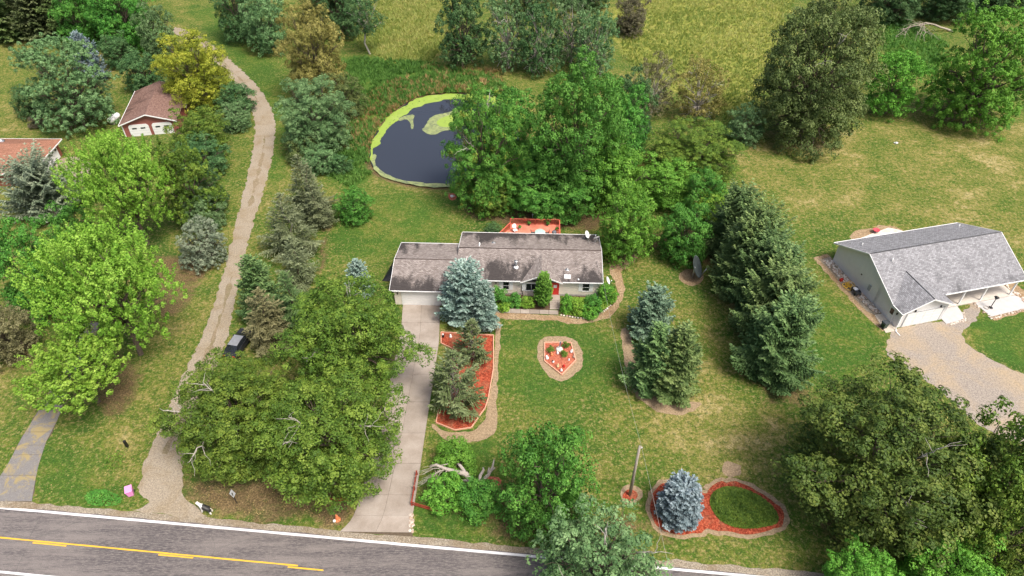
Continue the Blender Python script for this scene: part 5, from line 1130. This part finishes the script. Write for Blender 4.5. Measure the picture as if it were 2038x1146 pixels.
def cover(name, label, poly, n, leaf, h, sty, seed, parent=None, kind='stuff'):
    rng = np.random.default_rng(seed); P_=np.array(poly); a = rng.uniform(P_.min(0),P_.max(0),(n*3,2)); d_=sdf(a[:,0],a[:,1],poly); a=a[d_<0][:n]; d_=d_[d_<0][:n]; k=len(a)
    z_ = h*np.clip(-d_/.5,.25,1)*(.45+.75*fbm(a[:,0]*1.3,a[:,1]*1.3,seed))*rng.uniform(.5,1,k)+.05
    N = rng.normal(size=(k,3))*.4+np.array([0,0,1]); L = leaf*rng.uniform(.7,1.3,k)
    v,f,q = leaves_np(np.column_stack([a,z_]),N,L,L*.65,rng,.5*fbm(a[:,0]*2,a[:,1]*2,seed+3)+.5*rng.random(k))
    o = link(name, mesh_np(name,v,f,STY[sty],{'rnd':('FACE',q)}), parent); return tag(o,label,kind=kind)
cover('ground_cover','low green ground cover filling the oval bed',OV,11000,.2,.6,'oak',91)
cover('ground_cover','low bright green plants filling the curved bed right of the steps',smooth_poly(g2([(1113,590),(1200,595),(1224,572),(1230,584),(1224,602),(1205,616),(1186,625.5),(1164,631),(1142,629.5),(1114,624)]),1),5000,.16,.35,'lime',92)
sheet('front_bed', [(1112,586),(1200,590),(1224,570),(1231,584),(1225,603),(1205,618),(1186,627.5),(1164,633),(1142,631.5),(1113,626)], .016, BEDSOIL, 'dark soil of the curved bed right of the steps', sm=1)

# ------------------------------------------------------------------ small things
def gp(px, py, z=0.0): return at(px, py)[:2]+(z,)
# rounded stones along the curved bed
ce = g2([(1114,627),(1142,632),(1164,634),(1186,628),(1204,618.5),(1216,607)]); k = 0; rs = random.Random(4)
edge = thing('stone_edging','pale stones edging the curved bed right of the steps','edging')
for a,b in zip(ce,ce[1:]):
    L = math.dist(a,b); n = max(1,int(L/.32))
    for i in range(n):
        q = lerp(a,b,(i+.5)/n); MB().lathe([(.06,0),(.14,.03),(.15,.09),(.09,.13)],(0,0,0),7,Matrix.Rotation(rs.uniform(-.2,.2),3,'X')).build('stone', STONES[(i*2)%3], edge).location = (q[0],q[1],0)
# pink bin
PINK = plain('pink_plastic', (.80,.30,.62), .5, .06)
def cart(loc, rz, label, mat, lidm):
    t = thing('wheeled_bin', label, 'bin', loc, rz)
    vs = [(-.24,-.26,.08),(.24,-.26,.08),(.24,.26,.08),(-.24,.26,.08),(-.31,-.36,.95),(.31,-.36,.95),(.31,.36,.95),(-.31,.36,.95)]
    MB().add(vs,[(0,3,2,1),(4,5,6,7),(0,1,5,4),(1,2,6,5),(2,3,7,6),(3,0,4,7)]).build('bin_body', mat, t)
    MB().add([(-.34,-.40,.95),(.34,-.40,.95),(.34,.40,.98),(-.34,.40,.98),(-.30,-.34,1.02),(.30,-.34,1.02),(.30,.36,1.06),(-.30,.36,1.06)],[(0,3,2,1),(4,5,6,7),(0,1,5,4),(1,2,6,5),(2,3,7,6),(3,0,4,7)]).build('lid', lidm, t)
    MB().tube([(-.26,.44,.93),(.26,.44,.93)],.02,6).build('handle', lidm, t)
    for s in (-1,1): MB().lathe([(.11,-.03),(.12,0),(.11,.03)],(s*.27,.3,.12),12,Matrix.Rotation(R_(90),3,'Y')).build('wheel', BLACK, t)
cart(gp(262,984), R_(25), 'bright pink wheeled bin on the grass by the road', PINK, PINK)
GB = plain('green_bin',(.02,.05,.035),.5)
cart(gp(1758,652), R_(110), 'dark green wheeled bin at the corner of the grey house', GB, plain('bin_lid',(.05,.06,.065),.5))
# black marker post
t = thing('marker_post','short black square post on the grass by the gravel drive','post',gp(254,889),0)
MB().bb(-.11,.11,-.11,.11,0,1.0).build('post', BLACK, t); MB().add([(-.13,-.13,1.0),(.13,-.13,1.0),(.13,.13,1.0),(-.13,.13,1.0),(0,0,1.1)],[(0,1,4),(1,2,4),(2,3,4),(3,0,4),(0,3,2,1)]).build('cap', BLACK, t)
# road sign
t = thing('road_sign','grey diamond road sign seen from behind on a dark post','sign',gp(472,1002),R_(4))
MB().bb(-.035,.035,-.025,.025,0,1.9).build('post', plain('sign_post',(.03,.025,.02),.7), t)
vs = [(0,-.05,1.15),(.30,.05,1.72),(0,.16,2.3),(-.30,.05,1.72)]; vs += [(x,y-.02,z) for x,y,z in vs]
sg = MB().add(vs,[(0,1,2,3),(7,6,5,4),(0,4,5,1),(1,5,6,2),(2,6,7,3),(3,7,4,0)]).build('sign_plate', plain('sign_back',(.50,.52,.52),.4,.08,3,.3), t)
for z in (1.6,1.9): MB().lathe([(.025,-.02),(.02,.02)],(0,-.065,z),6,Matrix.Rotation(R_(90),3,'X')).build('bolt', BLACK, sg)
# black and white animal figure: one continuous skin body
def skinned(name, verts, edges, rad, mat, parent, sub=1):
    me = bpy.data.meshes.new(name); me.from_pydata(verts, edges, []); o = link(name, me, parent)
    mod = o.modifiers.new('skin','SKIN'); 
    for i, r in enumerate(rad): me.skin_vertices[0].data[i].radius = (r, r)
    me.skin_vertices[0].data[0].use_root = True
    o.modifiers.new('sub','SUBSURF').levels = sub; o.modifiers['sub'].render_levels = sub
    me.materials.append(mat); return o
m, nt, p = newmat('piebald'); v = coords(nt); sx = nt.nodes.new('ShaderNodeSeparateXYZ'); nt.links.new(v, sx.inputs[0])
fx = math_(nt,'ADD', sx.outputs[0], math_(nt,'MULTIPLY', math_(nt,'SUBTRACT', noise(nt,v,4,2),.5), .25))
legs = ramp(nt, sx.outputs[2], [(.42,1.),(.46,0.)]); front = ramp(nt, fx, [(.30,1.),(.34,0.)])
c = mix(nt, math_(nt,'MAXIMUM', legs, front), (.012,.012,.013), (.75,.73,.70)); nt.links.new(c,p.inputs['Base Color']); p.inputs['Roughness'].default_value=.5; PIE = m
t = thing('animal_figure','black and white calf figure standing on the roadside grass','lawn figure',gp(403,1016),R_(-14))
body = [(.95,0,.80),(.55,0,.82),(.20,0,.85),(.02,0,1.08),(-.16,0,1.30),(-.32,0,1.24),(.22,.16,.45),(.22,.17,.02),(.22,-.16,.45),(.10,-.17,.02),(.98,.15,.45),(1.0,.16,.02),(1.0,-.15,.45),(1.08,-.16,.02),(-.12,.12,1.40),(-.12,-.12,1.40)]
skinned('figure_body', body, [(0,1),(1,2),(2,3),(3,4),(4,5),(2,6),(6,7),(2,8),(8,9),(0,10),(10,11),(0,12),(12,13),(4,14),(4,15)], [.23,.25,.22,.15,.12,.075,.10,.075,.10,.075,.10,.07,.10,.07,.04,.04], PIE, t, 2)
skinned('figure_tail', [(1.12,0,.92),(1.25,0,.75),(1.28,0,.45)], [(0,1),(1,2)], [.03,.025,.04], plain('tail_cream',(.7,.65,.5)), t, 1)
# small orange and white figure by the drive
ORG = plain('orange_paint',(.70,.22,.09),.5)
t = thing('orange_cone_figure','small orange cone-shaped ornament with white foot beside the driveway','lawn figure',gp(672,1034),0)
MB().lathe([(.30,0),(.30,.05),(.22,.08),(.17,.4),(.10,.75),(.04,.92)],n=14).build('body', ORG, t); MB().lathe([(.13,0),(.16,.10),(.12,.22),(.04,.28)],(-.26,-.18,0),10).build('foot', WHITE, t); MB().lathe([(.10,0),(.12,.18),(.06,.32)],(.22,-.12,0),10).build('paw', ORG, t)
# red corner fences beside the drive mouth
def corner_fence(label, pts):
    t = thing('corner_fence', label, 'fence')
    q = [gp(*a) for a in pts]
    for a in q: MB().bb(a[0]-.07,a[0]+.07,a[1]-.07,a[1]+.07,0,.72).build('post', REDFENCE, t)
    for a,b in zip(q,q[1:]):
        for z in (.28,.6): beam('rail', (a[0],a[1],z), (b[0],b[1],z), .06, .14, REDFENCE, t)
corner_fence('dark red corner rail fence left of the driveway mouth', [(645,1000),(699,998),(706,972),(713,948)])
corner_fence('dark red corner rail fence right of the driveway mouth', [(881,1024),(820,1006),(825,975),(830,945)])
stones('border_stones','pale stones along the right edge of the driveway mouth',g2([(816,1022),(823,1022),(822,1060),(815,1058)]),34,.10,.2,95)
# dead log with bare limbs
t = thing('dead_log','bleached dead tree trunk lying over the bright green shrub','log',(0,0,0)); rng = np.random.default_rng(7); mb = MB()
A = lambda px,py,z: np.array(at(px,py,z+LIFT)); LIFT = 1.3
def stem(pts, r): mb.tube([A(*q)+rng.normal(size=3)*.03 for q in pts], r, 8)
stem([(957,964,.5),(940,960,.75),(928,944,1.0),(905,938,1.2),(885,932,1.35),(868,924,1.4),(857,927,1.3)],[.26,.30,.27,.20,.17,.15,.10])
stem([(930,948,1.0),(922,934,1.25),(916,926,1.35),(912,922,1.4)],[.22,.18,.15,.08]); stem([(940,960,.7),(928,956,.7),(920,956,.6)],[.18,.14,.08])
stem([(955,964,.5),(957,946,.8),(963,936,1.0),(962,930,1.1)],[.2,.16,.12,.07]); stem([(957,960,.5),(972,945,.8),(980,930,1.1),(984,914,1.5)],[.2,.17,.12,.05]); stem([(974,940,.9),(986,930,1.15)],[.12,.05]); stem([(972,942,.9),(973,930,1.15)],[.12,.05])
b0 = A(957,964,.5); mb.tube([(b0[0]+.05,b0[1]+.05,-.1),(b0[0],b0[1],.9),tuple(b0)],[.42,.32,.26],10)
mb.build('trunk', DEADWOOD, t); mb = MB(); o0 = A(884,933,1.3)
for (px,py,z) in ((838,944,.8),(842,960,.6),(850,952,.9),(833,968,.3),(858,946,1.0),(874,958,.7),(846,935,1.0),(862,964,.5)):
    e = A(px,py,z); pp = limb(mb, o0+rng.normal(size=3)*.2, e, .05, .015, rng, .05, 5, 5)
    for j in range(6): s_ = pp[2+j%4]; limb(mb, s_, s_+(e-o0)*.3+rng.normal(size=3)*.35, .022, .008, rng, .03, 3, 4)
mb.build('twigs', plain('bleached_twig',(.36,.33,.27),.85), t)
sheet('mulch_patch',[(960,952),(975,948),(998,952),(996,968),(975,968)],.012,MULCHP,'faded red mulch under the dead log',sm=1,rough=(.3,.1,97,1.3))
# fallen branch at the top right
t = thing('fallen_branch','pale fallen dead branch in the grass at the top right','log',(0,0,0)); mb = MB(); rng = np.random.default_rng(9); LIFT = 0
pp = limb(mb, A(1895,62,.15), A(1800,58,.5), .28, .12, rng, .10, 7, 7); o0 = A(1835,55,.6)
for px,py in ((1782,66),(1785,78),(1800,76),(1820,82),(1840,84),(1790,70),(1870,80),(1855,72),(1810,50),(1830,78)):
    e = A(px,py,.3); q = limb(mb, pp[rng.integers(3,8)], e, .09, .03, rng, .12, 5, 5)
    for j in range(4): limb(mb, q[1+j], q[1+j]+rng.normal(size=3)*np.array([1.3,1.3,.4]), .04, .015, rng, .05, 3, 4)
mb.build('branch', plain('pale_dead',(.33,.285,.225),.85), t)
# utility pole and cables
px_, py_, _ = gp(1253,985); PH = 8.1
t = thing('utility_pole','weathered grey wooden utility pole on the front lawn','utility pole',(px_,py_,0))
m, nt, p = newmat('weathered_pole'); v = coords(nt,'Object',(6,6,.5)); n = noise(nt,v,2,4,.6)
nt.links.new(ramp(nt,n,[(.3,(.13,.10,.08)),(.5,(.30,.26,.22)),(.7,(.42,.38,.34))]),p.inputs['Base Color']); p.inputs['Roughness'].default_value=.9
MB().tube([(0,0,-.2),(0,0,PH*.5),(0,0,PH)],[.16,.14,.115],12).build('pole', m, t)
MB().lathe([(.05,-.08),(.08,-.03),(.05,0),(.08,.04),(.04,.09)],(.2,0,PH-.2),10).build('insulator', plain('porcelain',(.5,.48,.46),.3), t)
MB().bb(-.02,.24,-.03,.03,PH-.3,PH-.24).build('bracket', METAL, t); MB().tube([(.14,-.05,0),(.13,-.05,3.)],.025,6).build('conduit', METAL, t)
CABLE = plain('cable_grey',(.42,.42,.40),.5)
def cable(label, a, b, sag, r=.010):
    pts = [Vector(a).lerp(Vector(b),i/24)-Vector((0,0,sag*4*(i/24)*(1-i/24))) for i in range(25)]
    tag(MB().tube(pts, r*.85, 5).build('overhead_cable', CABLE), label, 'cable')
cable('service cable sagging from the pole to the house corner',(px_+.2,py_,PH-.15),hpt(-.13,.23,3.6),.9,.010); e = at(1330,1146,7.6)
cable('cable running from the pole towards the road',(px_+.2,py_,PH-.15),(px_+.2+(e[0]-px_)*2.5,py_+(e[1]-py_)*2.5,8.0),.35,.010)
cable('thin black wire across the house roof to the rear dish',hpt(-.13,.3,3.6),hpt(-1.6,8.3,on_back(8.3)+.3),.0,.012)
# parked dark car under the brown spruce
ca = R_(78); t = thing('parked_car','dark car parked half hidden beside the gravel drive','car',gp(478,690),ca)
CARP = plain('dark_car_paint',(.05,.052,.058),.25,.1,1,.5)
prof = [(-2.3,.45),(-2.32,.75),(-2.15,.92),(-1.2,1.0),(-.75,1.06),(.9,1.06),(1.9,.98),(2.25,.85),(2.32,.5),(2.2,.3),(-2.2,.3)]
def sideloft(prof, w, inset): 
    n=len(prof); vs=[]; 
    for s in (-1,1): vs += [(x, s*(w/2-(inset if z>.9 else 0)), z) for x,z in prof]
    return vs,[tuple(range(n-1,-1,-1)),tuple(range(n,2*n))]+[(i,(i+1)%n,n+(i+1)%n,n+i) for i in range(n)]
vs,fs = sideloft(prof,1.82,.06); MB().add(vs,fs).build('body', CARP, t)
cab = [(-1.75,1.0),(-1.15,1.44),(-.2,1.50),(.55,1.46),(1.25,1.03)]; n=len(cab); vs=[]
for s in (-1,1): vs += [(x,s*(.80 if z<1.1 else .62),z) for x,z in cab]
cb = MB().add(vs,[tuple(range(n-1,-1,-1)),tuple(range(n,2*n))]+[(i,(i+1)%n,n+(i+1)%n,n+i) for i in range(n)]).build('cabin_glass', GLASS, t)
MB().add([(-1.15,-.6,1.455),(.5,-.6,1.475),(.5,.6,1.475),(-1.15,.6,1.455),(-.2,-.55,1.53),(-.2,.55,1.53)],[(0,1,4),(2,3,5),(1,2,5,4),(3,0,4,5)]).build('car_roof', plain('car_roof_grey',(.22,.23,.25),.3), t)
for x in (-1.4,1.4):
    for s in (-1,1):
        w = MB().lathe([(.20,-.10),(.32,-.10),(.34,0),(.32,.10),(.20,.10)],(x,s*.84,.34),16,Matrix.Rotation(R_(90),3,'X')).build('wheel', BLACK, t); MB().lathe([(.02,-.02),(.2,0),(.2,.02)],(x,s*.93,.34),12,Matrix.Rotation(R_(90)*-s,3,'X')).build('rim', METAL, w)
for s in (-1,1):
    MB().box((2.27,s*.62,.72),(.08,.36,.14)).build('headlight', TRIM, t); MB().box((-2.3,s*.65,.78),(.06,.3,.14)).build('tail_light', REDPAINT, t); MB().box((.75,s*.98,1.02),(.16,.18,.12)).build('mirror', CARP, t)
# garden ornaments in the five-sided bed
x_,y_,_ = gp(1113,697)
t = thing('flag_stand','grey and dark blue folded banner on a stone plinth in the flower bed','ornament',(x_,y_,.05)); MB().lathe([(.42,0),(.45,.12),(.38,.28),(.2,.34)],n=9).build('plinth', STONES[2], t); MB().tube([(0,0,.3),(0,0,1.55)],.035,8).build('pole', METAL, t)
MB().box((.05,0,1.0),(.16,.05,.9),0,0,R_(4)).build('banner', plain('banner_blue',(.12,.13,.22),.7,.4,6), t)
for k,(q,l) in enumerate((((1095,700),'leafy plant at the left rear of the five-sided bed'),((1126,691),'leafy plant at the right rear of the five-sided bed'),((1122,709),'leafy plant in the middle of the five-sided bed'))):
    x_,y_,_ = gp(*q); BL(l,'oak',None,pos=(x_,y_,.42,.55,.4),leaf=.16,name='flowering_plant',cat='plant')
rs = random.Random(3)
for k,((a,b),mt,l) in enumerate((((1101,722),WHITE,'white figure'),((1110,705),WHITE,'tall white figure'),((1137,702),WHITE,'white round figure'),((1132,718),WHITE,'white arched figure'),((1142,712),STONES[1],'tan figure'),((1089,715),WHITE,'small white figure'),((1098,708),ORG,'orange figure'),((1110,731),plain('buff',(.6,.45,.25)),'buff figure'),((1122,731),REDPAINT,'red figure'),((1117,739),WHITE,'white figure'))):
    x_,y_,_ = gp(a,b); where = ('at the left front','beside the banner plinth','at the right rear','at the right','at the right corner','at the left corner','left of the plinth','near the front point','right of the front point','at the front point')[k]
    s = rs.uniform(.8,1.3); t = thing('garden_ornament', f'{l} {where} of the five-sided bed','ornament',(x_,y_,.08),rs.uniform(0,6),'ornaments in the five-sided bed')
    MB().lathe([(.12*s,0),(.16*s,.08*s),(.13*s,.22*s),(.06*s,.28*s)],n=10).build('figure_body', mt, t); MB().lathe([(.02,.26*s),(.09*s,.30*s),(.10*s,.36*s),(.05*s,.43*s)],(.06*s,0,0),10).build('figure_head', BLACK if k==0 else mt, t)
t = planter(0,0,0,'blue glazed pot in the curved bed at the house corner',mat=plain('blue_glaze',(.03,.08,.2),.25),r=.3) if False else None
x_,y_,_ = gp(1190,600); t = thing('blue_pot','blue glazed pot in the curved bed at the house corner','planter',(x_,y_,0)); MB().lathe([(.22,0),(.34,.35),(.36,.5),(.40,.52),(.40,.56),(.34,.56),(.32,.48),(.02,.46)],n=18).build('pot', plain('blue_glaze',(.04,.10,.22),.25), t)
for k,(a,b) in enumerate(((1175.5,614.5),(1179.5,615))):
    t = thing('white_ornament',('left','right')[k]+' one of the two small white ornaments in the curved bed','ornament',gp(a,b,.3)); MB().lathe([(.06,0),(.10,.06),(.09,.14),(.03,.2)],n=8).build('figure_body', WHITE, t)
for k,((a,b),l) in enumerate((((882,671),'black and white ornament in the rear corner of the long mulch bed'),((897,672),'pale ornament beside the spruce in the long mulch bed'))):
    t = thing('garden_ornament',l,'ornament',gp(a,b,.08)); MB().lathe([(.14,0),(.18,.1),(.14,.3),(.06,.36)],n=9).build('figure_body', WHITE if k else BLACK, t); MB().lathe([(.03,.34),(.11,.4),(.11,.48),(.04,.55)],n=9).build('figure_head', WHITE, t)
for k,((a,b),mt,l) in enumerate((((900,392),WHITE,'white figure in a red mulch spot under the pond maple'),((928,394),WHITE,'white ornament in the grass under the pond maple'),((1783,286),WHITE,'small white stone heap on the upper right lawn'))):
    t = thing('lawn_ornament',l,'ornament',gp(a,b)); 
    for j,(dx,dy,s) in enumerate(((0,0,1),(.28,.1,.7),(-.2,.2,.6))): MB().lathe([(.14*s,0),(.24*s,.08*s),(.22*s,.26*s),(.08*s,.36*s)],(dx,dy,0),8).build('stone', mt if j!=1 else STONES[0], t)
sheet('mulch_patch',[(890,386),(905,384),(910,396),(896,400)],.01,MULCHP,'red mulch spot under the pond maple',sm=1)
# patio lamp, red stool, hoses at the grey house
t = thing('patio_heater','black floor lamp with flared head on the white patio','lamp',gpt(-4.2,-1.2,.07)); MB().lathe([(.28,0),(.26,.05),(.05,.08)],n=14).build('base', BLACK, t); MB().tube([(0,0,.05),(0,0,1.5)],.05,8).build('pole', BLACK, t); MB().lathe([(.07,1.45),(.26,1.72),(.30,1.78),(.05,1.86)],n=14).build('lamp_head', BLACK, t)
t = thing('coiled_hose','pale hose coil beside the black patio lamp','hose',gpt(-4.75,-1.15,.07)); MB().tube([(.3*math.cos(a*.4),.3*math.sin(a*.4),.03+.002*a) for a in range(48)],.02,5).build('hose', plain('beige_hose',(.5,.45,.38)), t)
x_,y_,_=gp(1742,463); t = thing('fire_bowl','red round fire bowl on the rear stone patio','fire pit',(x_,y_,.05)); MB().lathe([(.2,.2),(.42,.38),(.5,.5),(.46,.5),(.3,.4),(.02,.36)],n=18).build('bowl', plain('faded_red',(.5,.07,.09),.5), t)
for k in range(3): MB().tube([(.3*math.cos(k*2.1),.3*math.sin(k*2.1),0),(.25*math.cos(k*2.1),.25*math.sin(k*2.1),.3)],.03,5).build('leg', BLACK, t)
YEL = plain('yellow_hose',(.70,.42,.03),.5); rng = np.random.default_rng(12)
t = thing('coiled_hose','yellow hose in a tangled heap by the grey house wall','hose',gpt(-19.5,6.6,.12)); mb = MB()
for j in range(7):
    c_=rng.normal(size=2)*.22; r_=rng.uniform(.25,.45); mb.tube([(c_[0]+r_*math.cos(a*.35+j),c_[1]+r_*1.3*math.sin(a*.35+j),.05+.03*j+.01*math.sin(a)) for a in range(20)],.035,5)
mb.build('hose', YEL, t)
t = thing('gas_can','red fuel can by the yellow hose','can',gpt(-19.7,7.9,.05),.4); MB().bb(-.2,.2,-.14,.14,0,.38).build('can_body', REDPAINT, t); MB().tube([(.12,0,.38),(.2,0,.55)],.03,6).build('spout', BLACK, t); MB().tube([(-.12,0,.38),(-.08,0,.46),(.06,0,.46),(.08,0,.38)],.02,5).build('handle', REDPAINT, t)
t = thing('garden_cart','black utility cart with white basin by the yellow hose','cart',gpt(-19.3,5.3,.05),R_(95)); DKG = plain('cart_grey',(.06,.065,.07),.6)
MB().bb(-.6,.6,-.35,.35,.3,.36).bb(-.6,.6,-.37,-.33,.36,.6).bb(-.6,.6,.33,.37,.36,.6).bb(-.62,-.58,-.37,.37,.3,.6).bb(.58,.62,-.37,.37,.3,.6).build('tray', DKG, t); MB().lathe([(.2,.37),(.3,.5),(.33,.56),(.28,.56),(.18,.45),(.02,.44)],(.25,0,0),14).build('basin', WHITE, t)
for x in (-.45,.45):
    for s in (-1,1): MB().lathe([(.13,-.03),(.16,0),(.13,.03)],(x,s*.4,.16),12,Matrix.Rotation(R_(90),3,'X')).build('wheel', BLACK, t)
MB().tube([(-.6,0,.35),(-1.1,0,.6)],.025,6).build('handle', BLACK, t)
t = thing('downspout_extension','white downspout elbow at the garage corner of the grey house','downspout',gpt(-18.5,-1.75,0)); MB().tube([(0,0,2.7),(0,0,.3),(-.1,-.35,.08),(.1,-1.1,.06)],.06,6).build('pipe', TRIM, t)
# low black lumpy mound left of the garage
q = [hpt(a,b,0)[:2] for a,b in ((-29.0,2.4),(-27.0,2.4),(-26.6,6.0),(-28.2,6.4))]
t = thing('tarp_stack','low black mound beside the left garage wall','tarpaulin'); mound('tarp', q, plain('tarp_black',(.012,.012,.014),.5), t, .05, .55, 8)
# gate post style lights and weeds along the road edge
cover('roadside_weeds','clump of dark green weeds beside the pink bin',smooth_poly(g2([(165,985),(200,970),(245,990),(240,1008),(180,1008)]),1),900,.16,.35,'maple',101)
cover('roadside_weeds','sparse leafy weeds below the black post',smooth_poly(g2([(205,915),(245,890),(255,925),(215,940)]),1),260,.16,.35,'oak',102)

# pale leaf litter and clover heads scattered over the mown grass
rng = np.random.default_rng(303); LP = [g2([(985,640),(1240,640),(1560,760),(1560,960),(1300,1100),(1000,900)]), g2([(1460,280),(2038,250),(2038,440),(1660,480),(1560,560),(1480,400)]), g2([(70,990),(250,760),(420,480),(480,440),(300,900),(260,1010)]), g2([(670,400),(900,390),(900,470),(780,480),(670,520)]), g2([(370,960),(690,960),(660,1050),(430,1010)])]
P_ = []
for q in LP:
    lo = np.min(q,0); hi = np.max(q,0); a = rng.uniform(lo,hi,(1400,2)); a = a[sdf(a[:,0],a[:,1],q)<0]; P_.append(a[fbm(a[:,0]*.3,a[:,1]*.3,9)>.42])
P_ = np.vstack(P_); L = rng.uniform(.05,.15,len(P_)); v,f,q = leaves_np(np.column_stack([P_,np.full(len(P_),.05)]), rng.normal(size=(len(P_),3))*.3+np.array([0,0,1]), L, L*.7, rng, rng.random(len(P_)))
tag(link('leaf_litter', mesh_np('leaf_litter',v,f,STY['reed'],{'rnd':('FACE',q)})), 'pale dry leaves scattered over the lawn', kind='stuff')
